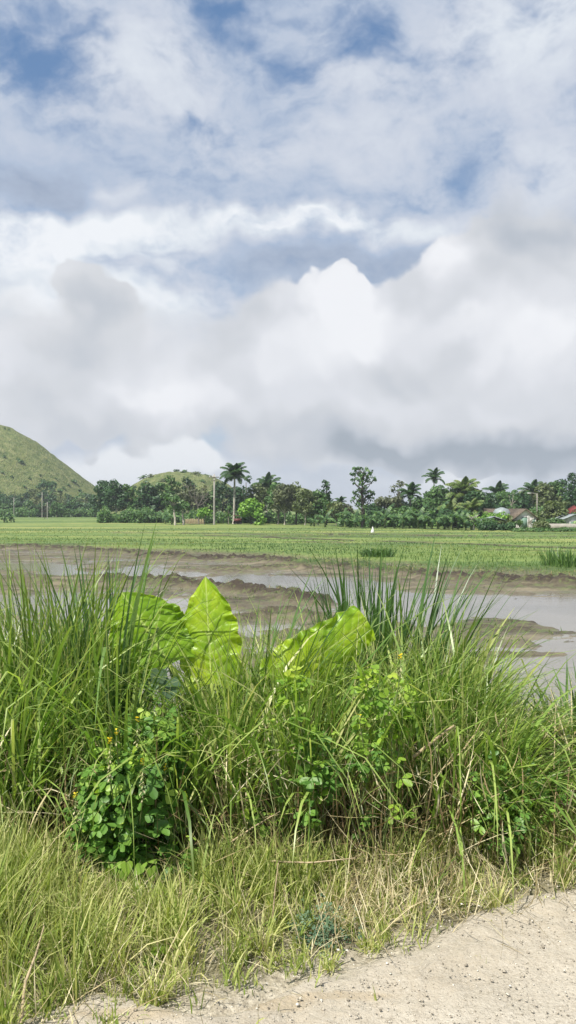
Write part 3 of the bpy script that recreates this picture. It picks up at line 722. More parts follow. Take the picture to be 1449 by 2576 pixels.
ORD = 'first second third fourth fifth sixth seventh eighth ninth tenth eleventh twelfth thirteenth fourteenth fifteenth sixteenth seventeenth eighteenth nineteenth twentieth twenty-first twenty-second'.split()
def build_background():
    T = tree
    i = 0
    # --- the far wood at the foot of the left hill: every tree its own
    far = [(-15,1236,60),(22,1244,26),(48,1250,22),(66,1238,20),(88,1232,22),(118,1216,24),(132,1228,22),(155,1240,22),(176,1246,22),(198,1244,22),(214,1250,18),
           (232,1246,18),(8,1262,20),(40,1266,18),(78,1262,20),(104,1258,18),(142,1262,20),(168,1264,18),(190,1266,16),(222,1266,16),(244,1262,16)]
    cs = ['dark', 'mid', 'olive', 'dark', 'dark']
    far.sort()
    for k, (px, py, w) in enumerate(far):
        low = py > 1250; bz = 1304 if low else 1301
        T('broadleaf_tree', px, py, bz, w * 1.15, cs[k % 5], ORD[k] + ' dark tree from the left below the left hill', dist=205 + (k * 13 % 20) if low else 250 + (k * 37 % 40),
          group='dark trees at the foot of the left hill', leaf=.34, nclump=7, trunk_h=.12, seed=k, shape='bushy')
    # --- main belt, from left to right
    W = [  # px, top, base, half width, colour, shape, trunk_h, label
     (265,1210,1312,30,'dark','round',.18,'big dark round-headed tree standing first at the left end of the tree belt'),
     (292,1207,1314,28,'dark','round',.2,'tall dark tree with a bumpy top beside the first round tree of the belt'),
     (322,1218,1314,26,'mid','round',.2,'dark green tree in the dip left of the middle hill'),
     (350,1216,1312,18,'olive','loose',.4,'thin see-through tree against the sky at the left foot of the middle hill'),
     (372,1212,1316,28,'dark','round',.15,'dark dense tree in front of the left slope of the middle hill'),
     (408,1214,1316,30,'mid','round',.18,'green tree reaching the skyline in front of the middle hill'),
     (435,1198,1317,22,'mid','tall',.15,'tallest green tree in front of the summit of the middle hill'),
     (474,1200,1318,24,'dark','tall',.18,'dark narrow tree just right of the middle hill summit'),
     (505,1220,1318,24,'brown','loose',.3,'brownish half bare tree left of the tall utility pole'),
     (480,1232,1320,34,'brown','flat',.45,'grey brown spreading tree with bare branches'),
     (520,1240,1318,26,'mid','round',.3,'low green tree behind the base of the tall utility pole'),
     (560,1214,1316,30,'dark','tall',.12,'dark tree between the utility pole and the tall white-stemmed palm'),
     (618,1190,1318,26,'dark','loose',.25,'tall dark loose tree right of the tall white-stemmed palm'),
     (600,1226,1316,30,'dark','round',.12,'dark mass of a tree behind the tall white-stemmed palm'),
     (648,1218,1320,28,'olive','round',.25,'olive tree left of the spiky palm in the belt'),
     (700,1216,1322,30,'mid','round',.25,'green tree right of the spiky palm in the belt'),
     (716,1218,1324,32,'brown','round',.28,'brown green tree with pale forked trunk in the middle of the belt'),
     (745,1213,1324,28,'olive','loose',.3,'grey brown tree with thin crown rising above its neighbours'),
     (768,1232,1326,26,'olive','round',.25,'olive tree with pale leaning trunk near the middle of the belt'),
     (800,1232,1326,30,'mid','round',.15,'dome-shaped green tree on the right end of the left belt'),
     (821,1209,1326,13,'dark','tall',.55,'slim dark treetop poking above the dome-shaped tree'),
     (846,1262,1328,22,'olive','round',.2,'low olive tree in the gap left of the tall ragged tree'),
     (872,1270,1328,20,'brown','round',.2,'low brownish tree just left of the tall ragged tree'),
     (975,1250,1330,26,'brown','flat',.4,'flat-topped grey tree right of the tall ragged tree'),
     (1000,1206,1330,20,'brown','loose',.35,'tall thin see-through tree left of the dark palm'),
     (1060,1252,1328,28,'mid','round',.2,'green tree under the tall lone thin palm, left side'),
     (1090,1240,1326,30,'mid','round',.2,'wide green tree right below the tall lone thin palm'),
     (1125,1248,1328,26,'dark','round',.15,'dark tree left of the big bushy palm'),
     (1205,1236,1328,30,'dark','round',.15,'dark round tree right of the big bushy palm'),
     (1228,1246,1324,22,'dark','round',.15,'dark tree between two palms above the overgrown hut'),
     (1290,1222,1324,20,'mid','loose',.3,'feathery pale green tree right of the palm above the hut'),
     (1310,1240,1322,24,'dark','round',.15,'dark tree behind the white gable hut'),
     (1370,1216,1320,26,'olive','round',.2,'olive green tree right of the palm with the pale trunk'),
     (1395,1212,1320,24,'mid','tall',.2,'green tree left of the tall dark tree at the right edge'),
     (1420,1206,1320,24,'dark','tall',.2,'dark tree next to the tallest tree at the right edge'),
     (1447,1192,1322,26,'dark','tall',.15,'tall dark tree at the right edge above the red roof'),
     (1110,1224,1326,34,'mid','round',.15,'green tree filling the gap between the lone thin palm and the bushy palm'),
     (1185,1228,1326,30,'mid','round',.15,'mid green tree just right of the big bushy palm crown'),
     (1270,1236,1322,30,'mid','round',.15,'green tree behind the right side of the overgrown building'),
     (1330,1232,1320,30,'olive','round',.15,'olive tree behind the slim street lamp pole'),
     (1010,1262,1330,26,'dark','round',.15,'dark low tree under the thin see-through tree'),
     (940,1268,1330,24,'dark','round',.15,'dark low tree at the right foot of the tall ragged tree'),
     (1480,1196,1322,30,'dark','tall',.15,'dark tree cut by the right edge of the photo'),
     (1392,1262,1330,28,'olive','bushy',.1,'grey green bushy tree left of the red roof'),
     (985,1280,1330,26,'mid','bushy',.1,'low green bushy tree in the belt beneath the flat-topped tree'),
     (1040,1276,1332,26,'mid','bushy',.1,'low green bushy tree beneath the dark palm'),
     (1140,1282,1334,30,'dark','bushy',.08,'low dark bushy tree beneath the big bushy palm'),
    ]
    bk = ['bark', 'bark_pale', 'bark_dark']
    for k, (px, top, base, w, c, sh, th, lab) in enumerate(W):
        pb = 'bark_pale' if 'pale' in lab else bk[k % 3]
        T('broadleaf_tree', px, top, base, w * (1.18 if px < 900 else 1.4), c, lab, shape=sh, trunk_h=th, bark=pb, seed=40 + k, dist=on_paddy(px, base)[1] + (k * 29 % 14),
          nclump=9 if sh == 'loose' else 13, dens=.75 if sh in ('loose', 'flat') else 1.5, leaf=.42)
    # lime tree and small trees in front
    T('broadleaf_tree', 632, 1256, 1322, 32, 'lime', 'bright lime green tree right of the tall white-stemmed palm', shape='round', trunk_h=.22, seed=81, dens=2.0, leaf=.40, nclump=14, bark='bark_dark')
    T('broadleaf_tree', 655, 1288, 1324, 18, 'lime', 'small bright green bush-like tree beside the lime green tree', shape='bushy', trunk_h=.1, seed=82, dens=2.0, leaf=.36)
    T('broadleaf_tree', 462, 1262, 1323, 22, 'mid', 'small tree with a leaning white trunk in front of the belt', shape='loose', trunk_h=.55, seed=83, bark='bark_pale', trunk_r=.17, lean=-.12)
    T('broadleaf_tree', 441, 1240, 1324, 24, 'mid', 'slim tree with a curved white trunk below the middle hill', shape='loose', trunk_h=.5, seed=84, bark='bark_pale', trunk_r=.18, lean=-.1)
    T('broadleaf_tree', 515, 1278, 1322, 20, 'lime', 'small light green tree left of the utility pole foot', shape='round', trunk_h=.4, seed=85)
    T('broadleaf_tree', 575, 1272, 1322, 10, 'mid', 'slender young tree between the utility pole and the palm', shape='tall', trunk_h=.3, seed=86, trunk_r=.08)
    # the tall ragged tree against the clouds
    r = np.random.default_rng(77); D = on_paddy(912, 1330)[1]; x = at_depth(912, D); u = D / FPX
    root = empty('tall_ragged_tree', (x, D, float(ground_z(x, D)[0]) - .05)); tag(root, 'tall ragged tree with big leaf clumps and sky showing through, alone against the clouds', 'tree', 'trees along the far side of the paddies')
    hz = lambda py: (HZN - py) * u + CAMH - PAD
    pts = [(-20,1183,9),(-8,1180,9),(4,1184,10),(14,1190,10),(-26,1194,7),(-12,1193,12),(2,1196,13),(18,1200,10),(28,1207,8),(-22,1209,7),(-6,1207,12),(10,1209,12),(24,1214,7),(-24,1219,5),
           (-4,1219,9),(6,1229,8),(-10,1236,9),(4,1241,11),(18,1239,10),(28,1247,8),(30,1240,7),(14,1251,10),(24,1258,8),(0,1252,9),(-14,1248,7),(-22,1241,6),(-20,1254,8),(-6,1262,9),(8,1264,8),(-24,1262,7),(-14,1272,10),(6,1276,9)]
    tb = MB(); tb.tube([(0, 0, -.2), (.1, 0, hz(1290)), (-.1, .05, hz(1240)), (.2, 0, hz(1186))], [.30, .22, .13, .05], 7)
    cl = []
    for (dx, py, s) in pts:
        c = (dx * u, r.normal() * .9, hz(py)); s_ = s * u
        cl.append((*c, s_ * .95, s_ * .95, s_ * .68))
        tb.tube(limb_path((0, 0, max(.5, c[2] - abs(c[0]) * .9 - .3)), c, r, .15, 4), np.linspace(.09, .03, 4), 4)
    tb.build('trunk', M['bark_dark'], root); crown_mesh('crown', cl, .40, 1.25, M['c_mid'], root, r)
    # --- palms
    palm(590, 1160, 1318, 'tallest coconut palm with a straight white trunk right of the utility pole', dist=on_paddy(590, 1319)[1] - 6, fl=36, seed=1, nf=24, kind='palm', tr=.20, lean=.01)
    palm(673, 1190, 1318, 'spiky palm crown with upright fronds rising from the left belt of trees', fl=34, seed=2, nf=16)
    palm(856, 1247, 1322, 'small dark palm crown in the dip left of the tall ragged tree', fl=18, seed=3, nf=14)
    palm(1092, 1178, 1316, 'lone thin palm standing highest against the cloud on the right', fl=26, seed=4, nf=16, tr=.12)
    palm(1032, 1212, 1326, 'dark palm with drooping fronds left of the lone thin palm', fl=32, seed=5, nf=16, trunk='bark')
    palm(1166, 1200, 1324, 'big bushy palm with yellowing lower fronds in the middle of the right belt', kind='palmy', fl=44, seed=6, nf=26, trunk='bark')
    palm(1252, 1212, 1318, 'palm with spreading fronds above the overgrown hut', fl=32, seed=7, nf=18, trunk='bark')
    palm(1341, 1205, 1318, 'palm with a slim pale trunk right of the white gable hut', fl=32, seed=8, nf=18, tr=.13)
    palm(1128, 1262, 1330, 'low shaggy palm with hanging yellow fronds left of the big bushy palm', kind='palmy', fl=34, seed=9, nf=18, trunk='bark')
    palm(1188, 1252, 1330, 'low palm with yellow green fronds right beneath the big bushy palm', kind='palmy', fl=32, seed=10, nf=18, trunk='bark')
    # --- banana plants
    bl = [(325,1290,1316),(348,1284,1316),(372,1288,1318),(392,1282,1318),(415,1280,1320),(432,1290,1322),(868,1284,1330),(893,1278,1330),(930,1282,1331),(948,1290,1331),(968,1276,1332),(992,1284,1332),
          (1012,1280,1333),(1030,1288,1333),(1052,1272,1334),(1068,1284,1334),(1086,1280,1335),(1102,1268,1335),(1118,1290,1335),(1136,1276,1336),(1152,1286,1336),(1168,1280,1337),(1186,1290,1337),(818,1296,1329),(790,1298,1328)]
    cnt = {}
    for k, (px, top, base) in enumerate(bl):
        side = 'in the left belt below the middle hill' if px < 500 else ('in front of the dome-shaped tree' if px < 830 else 'in the row right of the tall ragged tree')
        cnt[side] = cnt.get(side, -1) + 1
        banana(px, top - 6 + (k * 37 % 23) - 12, base, ORD[cnt[side]] + ' banana plant from the left ' + side, seed=k, group='banana plants ' + side)
    # undergrowth that nobody could count
    r = np.random.default_rng(5); Vs, Fs, rn, o = [], [], [], 0
    for (a, b, base, h, n, dd) in [(-60, 250, 1305, 26, 9000, 210), (245, 460, 1318, 40, 11000, 134), (455, 860, 1322, 36, 17000, 127), (850, 1200, 1331, 40, 15000, 106), (1180, 1560, 1322, 46, 15000, 118)]:
        px = r.uniform(a, b, n); D = dd + r.uniform(0, 10, n) + 3 * fbm(px * .05, px * 0, 2); x = (px - CXP) / FPX * D
        hh = h / FPX * D * (.35 + 1.0 * fbm(px * .06, px * 0 + base, 3))
        z = ground_z(x, D) + r.random(n) * hh * r.uniform(.5, 1, n)
        V, F = leaf_quads(np.stack([x, D, z], 1), r.normal(size=(n, 3)) * .6 + np.array([0, -.3, .6]), np.full(n, .34) * D / 110, 1.6, .5, r)
        Vs.append(V); Fs.append(F + o); o += len(V); rn.append(np.repeat(r.random(n), 4))
    me = mesh('undergrowth', np.concatenate(Vs), np.concatenate(Fs), {'rnd': np.concatenate(rn), 'tt': np.zeros(o)})
    tag(link('undergrowth', me, M['c_mid']), 'dense green undergrowth beneath the trees beyond the paddies', 'undergrowth', kind='stuff')
    # tree bank at the left edge, nearer than the rest
    banana(10, 1284, 1315, 'big leafed dark green bush cut by the left edge of the photo', dist=140, seed=60, n=12, group='dark broad leafed bushes at the left edge')
    banana(27, 1286, 1314, 'big leafed dark green bush beside the pole near the left edge', dist=142, seed=61, n=12, group='dark broad leafed bushes at the left edge')
    # shrubs on the hills
    r = np.random.default_rng(12)
    hx, hd, hH, prof = HILLS[0][1]
    sp = [(52,1164,8),(45,1157,5),(185,1214,9),(172,1222,5),(120,1224,12),(108,1214,9),(130,1232,9),(150,1236,7),(10,1150,5),(75,1205,4),(30,1200,4),(95,1228,7),(100,1196,4),(140,1205,4),(160,1229,6),(5,1190,5),(60,1225,5),(12,1079,3),(22,1082,3),(200,1236,6)]
    nleft = len(sp)
    rank = np.argsort(np.argsort([q[0] for q in sp]))
    dg = bpy.context.evaluated_depsgraph_get()
    for k, (px, py, s) in enumerate(sp):
        d = Vector(((px - CXP) / FPX, 1, (HZN - py) / FPX)).normalized()
        hit, loc, nrm, idx, ob, mt = S.ray_cast(dg, Vector((0, 200, CAMH + d.z / d.y * 200)) + Vector((d.x / d.y * 200, 0, 0)), d)
        if not hit: 
            D = 330; loc = Vector((at_depth(px, D), D, CAMH + (HZN - py) / FPX * D))
        R = s / FPX * 330 * .8
        root = empty('shrub', loc); tag(root, ORD[rank[k]] + ' dark shrub from the left on the grassy left hill', 'shrub', 'shrubs on the left hill')
        tb = MB(); tb.tube([(0, 0, -.3), (0, 0, R * .6)], [.1, .05], 5); tb.build('stem', M['bark_dark'], root)
        crown_mesh('foliage', [(0, 0, R * .5, R, R, R * .7), (R * .6, -.3, R * .3, R * .7, R * .6, R * .5)], .8, 2.2, M['c_mid'], root, r)

def hill_trees():   # HILL2: woody growth on the middle hill
    r = np.random.default_rng(55); cx, hd, H, prof = HILLS[1][1]
    names = ['left skyline', 'upper left slope', 'summit', 'right of the summit', 'upper right slope', 'right skyline', 'left shoulder', 'middle of the slope', 'lower left slope', 'lower right slope']
    for k, (px, fy) in enumerate([(372, -4), (398, -9), (446, -3), (466, -5), (500, -8), (528, -6), (384, -12), (430, -16), (360, -14), (520, -14)]):
        x = at_depth(px, hd); y = hd + fy; rr = math.hypot(x - cx, fy)
        z = np.interp(rr, [p[0] for p in prof], [p[1] for p in prof]) * H - 2.3
        h = r.uniform(1.3, 2.2); root = empty('hill_tree', (x, y, z)); tag(root, 'small tree on the middle hill, ' + names[k], 'tree', 'small trees on the middle hill')
        tb = MB(); tb.tube([(0, 0, -.5), (.1, 0, h * .6)], [.16, .08], 5); tb.build('trunk', M['bark'], root)
        crown_mesh('crown', [(r.normal() * .8, r.normal() * .5, h * r.uniform(.15, .75), 1.0, .9, .6) for _ in range(5)], .6, .9, M['c_' + ('mid', 'olive', 'dark')[k % 3]], root, r)
hill_trees()

def build_structures():
    # utility poles
    def pole(px, top, base, label, r0=.14, arm=True, dist=None, mat='concrete', arm_w=1.5):
        D = dist or on_paddy(px, base)[1]; x = at_depth(px, D); H = (HZN - top) / FPX * D + CAMH - PAD
        z0 = float(ground_z(x, D)[0])
        root = empty('utility_pole', (x, D, z0 - .1)); tag(root, label, 'utility pole', 'poles along the tree belt')
        b = MB(); b.tube([(0, 0, 0), (0, 0, H * .5), (0, 0, H)], [r0, r0 * .85, r0 * .65], 10); b.build('post', M[mat], root)
        if arm:
            b = MB(); b.box((0, -.12, H - .45), (arm_w, .1, .12)); b.box((0, -.12, H - .9), (arm_w * .6, .08, .08)); b.build('crossarm', M['bark'], root)
            for s in (-.45, -.15, .15, .45):
                b = MB(); b.tube([(s * arm_w, -.12, H - .39), (s * arm_w, -.12, H - .3), (s * arm_w, -.12, H - .2)], [.05, .06, .03], 8); b.build('insulator', M['white_wall'], root)
        return root
    pole(539, 1194, 1321, 'tallest pale utility pole with a crossarm in front of the middle tree belt', .17, dist=122)
    pole(35, 1254, 1288, 'thin pale pole without crossarm near the left edge', .09, False, dist=200)
    pole(106, 1240, 1288, 'pale pole behind the bare brown tree at the left hill foot', .11, False, dist=205)
    pole(119, 1264, 1305, 'short pale pole in front of the left hill wood', .10, False, dist=185)
    p = pole(1351, 1242, 1318, 'slim street lamp pole right of the palm with pale trunk', .08, False, dist=112)
    p.name = 'street_lamp'; p['category'] = 'street lamp'; p['group'] = 'lamp posts'
    b = MB(); H = (HZN - 1242) / FPX * 112 + CAMH - PAD; b.tube([(0, 0, H - .3), (-.3, 0, H), (-.9, 0, H + .05)], .04, 5); b.build('lamp_arm', M['concrete'], p)
    b = MB(); b.box((-1.1, 0, H + .02), (.5, .2, .12)); b.build('lamp_head', M['white_wall'], p)
    # brown bare tree at the left
    r = np.random.default_rng(3)
    for (px, top, base, D, w, lab, mt) in [(112, 1270, 1303, 190, 30, 'low brown leafless tree in front of the left hill wood', 'bark_dark'), (500, 1218, 1318, 124, 44, 'bare branched grey tree left of the tall utility pole', 'bark'),
                                       (1335, 1300, 1341, 86, 10, 'small dead tree with a pale crooked trunk before the white gable hut', 'bark_pale'), (1193, 1296, 1338, 90, 16, 'leaning bare pale branches at the left of the dark hedge', 'bark_pale')]:
        x = at_depth(px, D); H = (HZN - top) / FPX * D + CAMH - PAD; Wd = w / FPX * D
        root = empty('bare_tree', (x, D, float(ground_z(x, D)[0]) - .05)); tag(root, lab, 'bare tree', 'leafless trees')
        b = MB(); tr = max(.09, H * .02)
        fork = np.array([r.normal() * .1, 0, H * .45]); b.tube(limb_path((0, 0, -.1), fork, r, .1), np.linspace(tr, tr * .7, 5), 6); b.build('trunk', M[mt], root)
        b = MB()
        for k in range(9):
            a = k * 2.4; e = np.array([math.cos(a) * Wd * r.uniform(.4, 1), math.sin(a) * Wd * .6, H * r.uniform(.7, 1)]); P = limb_path(fork, e, r, .2, 5)
            b.tube(P, np.linspace(tr * .5, tr * .12, 5), 4)
            for q in range(4):
                s = P[r.integers(1, 4)]; b.tube(limb_path(s, s + r.normal(size=3) * np.array([.35, .3, .25]) * Wd + np.array([0, 0, Wd * .2]), r, .2, 4), np.linspace(tr * .22, tr * .06, 4), 3)
        b.build('branches', M[mt], root)
    # --- the overgrown hut with its white gable
    def house(px, base, D, w, d, wall_h, ridge_h, label, roof, rz=0., windows=(), name='hut', wall='white_wall', over=.35, axis='x'):
        x = at_depth(px, D); z0 = float(ground_z(x, D)[0])
        root = empty(name, (x, D, z0 - .1), rz); tag(root, label, 'house', 'houses beyond the paddies')
        b = MB(); hw, hd = w / 2, d / 2
        # gable faces the camera (local -Y); ridge runs in depth
        V = [(-hw,-hd,0),(hw,-hd,0),(hw,hd,0),(-hw,hd,0),(-hw,-hd,wall_h),(hw,-hd,wall_h),(hw,hd,wall_h),(-hw,hd,wall_h),(0,-hd,ridge_h),(0,hd,ridge_h)]
        b.add(V, [np.array([[1,2,6,5],[3,0,4,7]]), np.array([[0,1,5,8,4],[2,3,7,9,6]])]); b.build('wall', M[wall], root)
        b = MB(); sl = math.atan2(ridge_h - wall_h, hw); L = math.hypot(ridge_h - wall_h, hw) + over
        for s in (-1, 1):
            Mx = np.array([[math.cos(sl), 0, s * math.sin(sl)], [0, 1, 0], [-s * math.sin(sl), 0, math.cos(sl)]])
            c = np.array([s * math.cos(sl) * L / 2, 0, ridge_h + .06 - math.sin(sl) * L / 2])
            b.box(c, (L, d + 2 * over, .08), M=Mx)
        b.build('roof', M[roof], root)
        for (wx, wz, ww, wh, nm) in windows:
            b = MB(); b.box((wx, -hd - .03, wz), (ww, .06, wh)); o = b.build(nm, M['green_paint'], root)
            f = MB()
            for s in (-1, 1): f.box((wx + s * (ww / 2 + .04), -hd - .045, wz), (.08, .09, wh + .16)); f.box((wx, -hd - .045, wz + s * (wh / 2 + .04)), (ww, .09, .08))
            f.build('frame', M['white_wall'], o)
        return root
    hut = house(1311, 1328, 97, 2.6, 3.6, 1.35, 2.4, 'small white gable hut with a green door and brown roof among the vines', 'thatch', windows=((-.15, .78, .7, 1.4, 'door'), (.9, 1.0, .45, .5, 'window')))
    sh = house(1268, 1320, 103, 5.0, 4.4, 1.3, 2.4, 'low building with a brown thatched roof overgrown with vines, left of the white gable', 'thatch', rz=math.radians(80), wall='bark_dark', windows=((0, .9, .8, .8, 'window'),))
    b = MB(); b.tube([(0, 0, 1.7), (0, 0, 2.1), (0, 0, 2.5), (0, 0, 2.75)], [1.1, 1.05, .8, .1], 14); tnk = b.build('rain_water_tank', M['tin'], None, True, (at_depth(1262, 100), 100, PAD))
    tag(tnk, 'grey blue domed tank showing above the vine covered roof', 'tank')
    house(1237, 1328, 96, 2.2, 2.0, 1.2, 1.55, 'tiny open shed with a blue grey roof left of the overgrown building', 'tin', wall='bark_dark', name='shed', windows=((0, .6, .5, .5, 'window'),))
    house(1154, 1326, 104, 1.6, 1.6, 1.1, 1.5, 'tiny pale roofed shed among the banana plants', 'white_wall', wall='bark_dark', name='shed', windows=((0, .5, .4, .4, 'window'),))
    house(1466, 1318, 125, 4.2, 5, 1.9, 3.2, 'house with a red roof at the right edge', 'red_roof', windows=((-.8, 1.1, .7, .8, 'window'), (.9, 1.1, .7, .8, 'window')), name='house')
    house(1405, 1326, 104, 1.6, 2.2, 1.2, 1.6, 'little white shed left of the red roofed house', 'tin', name='shed', windows=((0, .6, .5, .6, 'window'),))
    house(1437, 1328, 102, 2.4, 2.4, 1.25, 1.75, 'white shed in front of the red roofed house', 'tin', name='shed', windows=((-.3, .6, .5, .6, 'window'),))
    # low white wall and hedge on the right
    D = 95; x0, x1 = at_depth(1345, D), at_depth(1530, D)
    b = MB(); b.box(((x0 + x1) / 2, D, PAD + .45), (x1 - x0, .2, .7)); w = b.build('garden_wall', M['concrete']); tag(w, 'low grey garden wall behind the green verge on the right', 'wall')
    # bamboo fence below the middle hill
    D = 126; x0, x1 = at_depth(466, D), at_depth(514, D); root = empty('bamboo_fence', (x0, D, float(ground_z(x0, D)[0]))); tag(root, 'low brown bamboo fence under the trees left of the utility pole', 'fence')
    b = MB()
    for k in range(26): b.tube([(k * (x1 - x0) / 25, 0, -.1), (k * (x1 - x0) / 25 + r.normal() * .02, 0, .75 + r.random() * .12)], .035, 5)
    b.build('pale', M['twig'], root)
    b = MB(); b.box(((x1 - x0) / 2, .05, .3), (x1 - x0, .05, .06)); b.box(((x1 - x0) / 2, .05, .6), (x1 - x0, .05, .06)); b.build('rail', M['twig'], root)
    # vines over the hut
    r = np.random.default_rng(9)
    def vine(px, py, w, h, D, lab, col='lime', n=5):
        c = np.array([at_depth(px, D), D, 0]); zt = (HZN - py) / FPX * D + CAMH; u = D / FPX
        root = empty('vine_thicket', (c[0], D, PAD)); tag(root, lab, 'vines', 'vine thickets around the overgrown hut')
        cl = [((r.random() - .5) * 2 * w * u * .7, r.normal() * .5, (zt - PAD) * (.35 + .5 * r.random()), w * u * .5, w * u * .45, h * u * .5) for _ in range(n)]
        for q in cl: st = MB(); st.tube(limb_path((q[0] * .5, q[1], -.1), q[:3], r, .2, 4), .04, 4); st.build('stem', M['bark'], root)
        crown_mesh('foliage', cl, .30, 1.7, M['c_' + col], root, r)
    vine(1278, 1300, 30, 22, 96, 'olive green vines lying over the brown roof beside the domed tank', 'olive', 6)
    vine(1240, 1288, 36, 26, 97, 'light green vines heaped on the left end of the overgrown building')
    vine(1290, 1282, 36, 24, 106, 'light green vines behind the ridge of the white gable hut')
    vine(1205, 1292, 26, 30, 98, 'yellow green climbing plants left of the overgrown building')
    vine(1300, 1306, 16, 12, 94.5, 'green creeper over the left foot of the white gable', 'mid', 4)
    vine(1225, 1304, 30, 22, 94, 'green vines around the tiny shed left of the overgrown building', 'mid', 7)
    vine(1405, 1304, 30, 20, 98, 'green vines above the little white sheds on the right', 'mid', 7)
    vine(1452, 1312, 22, 16, 98, 'green climbing plants cut by the right edge below the red roof', 'lime', 6)
    vine(1338, 1296, 22, 28, 100, 'green vines spilling right of the white gable hut', 'mid')
    vine(1268, 1310, 22, 16, 95, 'olive creeper hanging over the front of the overgrown roof', 'olive')
    def hedge(x0p, x1p, top, D, lab, col, n=14, base=None):
        u = D / FPX; xa, xb = at_depth(x0p, D), at_depth(x1p, D); h = (HZN - top) / FPX * D + CAMH - PAD
        root = empty('hedge', ((xa + xb) / 2, D, PAD)); tag(root, lab, 'hedge', 'hedges and bushes before the houses')
        cl = [(xa - (xa + xb) / 2 + (k + .5) / n * (xb - xa), r.normal() * .3, h * r.uniform(.35, .6), (xb - xa) / n * 1.3, .7, h * .45) for k in range(n)]
        for q in cl: st = MB(); st.tube([(q[0], q[1], -.1), (q[0] + .1, q[1], q[2])], .04, 4); st.build('stem', M['bark_dark'], root)
        crown_mesh('foliage', cl, .24, 2.2, M['c_' + col], root, r)
    hedge(1206, 1292, 1312, 88, 'dark clipped looking hedge at the field edge in front of the hut', 'dark')
    hedge(1292, 1480, 1326, 84, 'low bright green hedge along the field edge on the right', 'mid', 22)
    hedge(1345, 1380, 1308, 92, 'olive bush right of the white gable hut', 'olive', 5)
    # white marker in the young rice
    D = 82; x = at_depth(937, D); b = MB(); t = np.linspace(0, 1, 7)
    b.tube(np.stack([.03 * np.sin(t * 3), 0 * t, t * .62 - .02], 1), [.20, .19, .16, .12, .09, .06, .02], 9)
    tag(b.build('field_marker', M['white_wall'], None, False, (x, D, float(ground_z(x, D)[0]))), 'small white cone shaped marker standing in the young rice', 'marker')
    # parked red three-wheeler under the trees
    D = 125; x = at_depth(598, D); root = empty('motor_tricycle', (x, D, float(ground_z(x, D)[0]))); tag(root, 'small red vehicle with a pale front parked under the trees by the palm', 'vehicle')
    b = MB(); b.box((0, 0, .62), (1.1, 1.0, .5)); b.box((-.05, 0, 1.35), (1.2, 1.1, .07)); b.build('body', M['dull_red'], root)
    b = MB(); b.box((.53, 0, 1.08), (.05, .9, .46)); b.build('windscreen', M['white_wall'], root)
    for (wx, wy) in ((-.4, -.5), (.45, -.5), (0, .55)):
        b = MB(); b.tube([(wx, wy - .06, .28), (wx, wy, .28), (wx, wy + .06, .28)], [.26, .28, .26], 12); b.build('wheel', M['dark_gap'], root)
build_structures(); build_background()

def build_haze():
    m = bpy.data.materials.new('humid_air'); m.use_nodes = True; t = NT(m.node_tree); t.n.clear()
    o = t.new('ShaderNodeOutputMaterial'); v = t.new('ShaderNodeVolumePrincipled')
    v.inputs['Color'].default_value = (.86, .92, 1, 1); v.inputs['Density'].default_value = HAZE; v.inputs['Anisotropy'].default_value = .2
    t.l.new(v.outputs[0], o.inputs['Volume'])
    b = MB(); b.box((0, 800, 25), (9800, 1760, 54)); h = b.build('haze', m)
    tag(h, 'thin humid haze over the fields', 'haze', kind='stuff')
HAZE = .00042
build_haze()

# ------------------------------------------------------------------ foreground plants
def blade_geo(x, y, z, L, az, lean, bend, w, seg=6, r=rng, kink=None, pw=1.5, twist=1.0):
    """n grass blades as tapering, slightly folded strips; all arguments are arrays (n,)"""
    n = len(x); s = np.linspace(0, 1, seg + 1)
    th = lean[:, None] + bend[:, None] * s[None] ** pw
    if kink is not None:
        kp, ka = kink
        th = th + ka[:, None] * (s[None] > kp[:, None])
    thm = (th[:, 1:] + th[:, :-1]) / 2; ds = (L / seg)[:, None]
    hx = np.concatenate([np.zeros((n, 1)), np.cumsum(np.sin(thm) * ds, 1)], 1)
    hz = np.concatenate([np.zeros((n, 1)), np.cumsum(np.cos(thm) * ds, 1)], 1)
    azs = az[:, None] + (r.normal(size=n) * .35)[:, None] * s[None]
    cx, cy = np.cos(az)[:, None], np.sin(az)[:, None]
    C = np.stack([x[:, None] + hx * cx + .0 * s, y[:, None] + hx * cy, z[:, None] + hz], -1)
    # width axis: mostly square to the lean, turned a little at random
    ta = az + PI / 2 + r.normal(size=n) * .6 * twist
    tw = ta[:, None] + (r.normal(size=n) * .9 * twist)[:, None] * s[None]
    wd = np.stack([np.cos(tw), np.sin(tw), np.zeros_like(tw)], -1)
    prof = np.interp(s, [0, .12, .5, .8, 1], [.55, .9, 1, .62, .04])
    W = wd * (w[:, None] * prof[None] / 2)[..., None]
    V = np.stack([C - W, C + W], 2).reshape(-1, 3)
    k = seg + 1
    b = (np.arange(n) * 2 * k)[:, None] + (np.arange(seg) * 2)[None]
    F = np.stack([b, b + 1, b + 3, b + 2], -1).reshape(-1, 4)
    tt = np.tile(np.repeat(s, 2), n)
    return V, F, tt
def blade_obj(name, geo, rnd, mat):
    V, F, tt = geo; k = len(V) // len(rnd)
    me = mesh(name, V, F, {'rnd': np.repeat(np.clip(rnd, 0, 1), k), 'tt': tt}, True)
    return link(name, me, mat)
TOPX = np.array([-300, 0, 60, 130, 190, 230, 300, 330, 380, 450, 480, 560, 640, 720, 850, 900, 1000, 1100, 1170, 1230, 1290, 1330, 1390, 1430, 1500, 1800])
TOPY = np.array([1540,1560,1530,1510,1530,1500,1560,1690,1740,1730,1660,1640,1600,1585,1595,1600,1600,1590,1620,1680,1740,1850,1880,1790,1750,1700])
VRX = np.array([-400, 0, 150, 210, 440, 520, 700, 900, 1200, 1449, 1800])
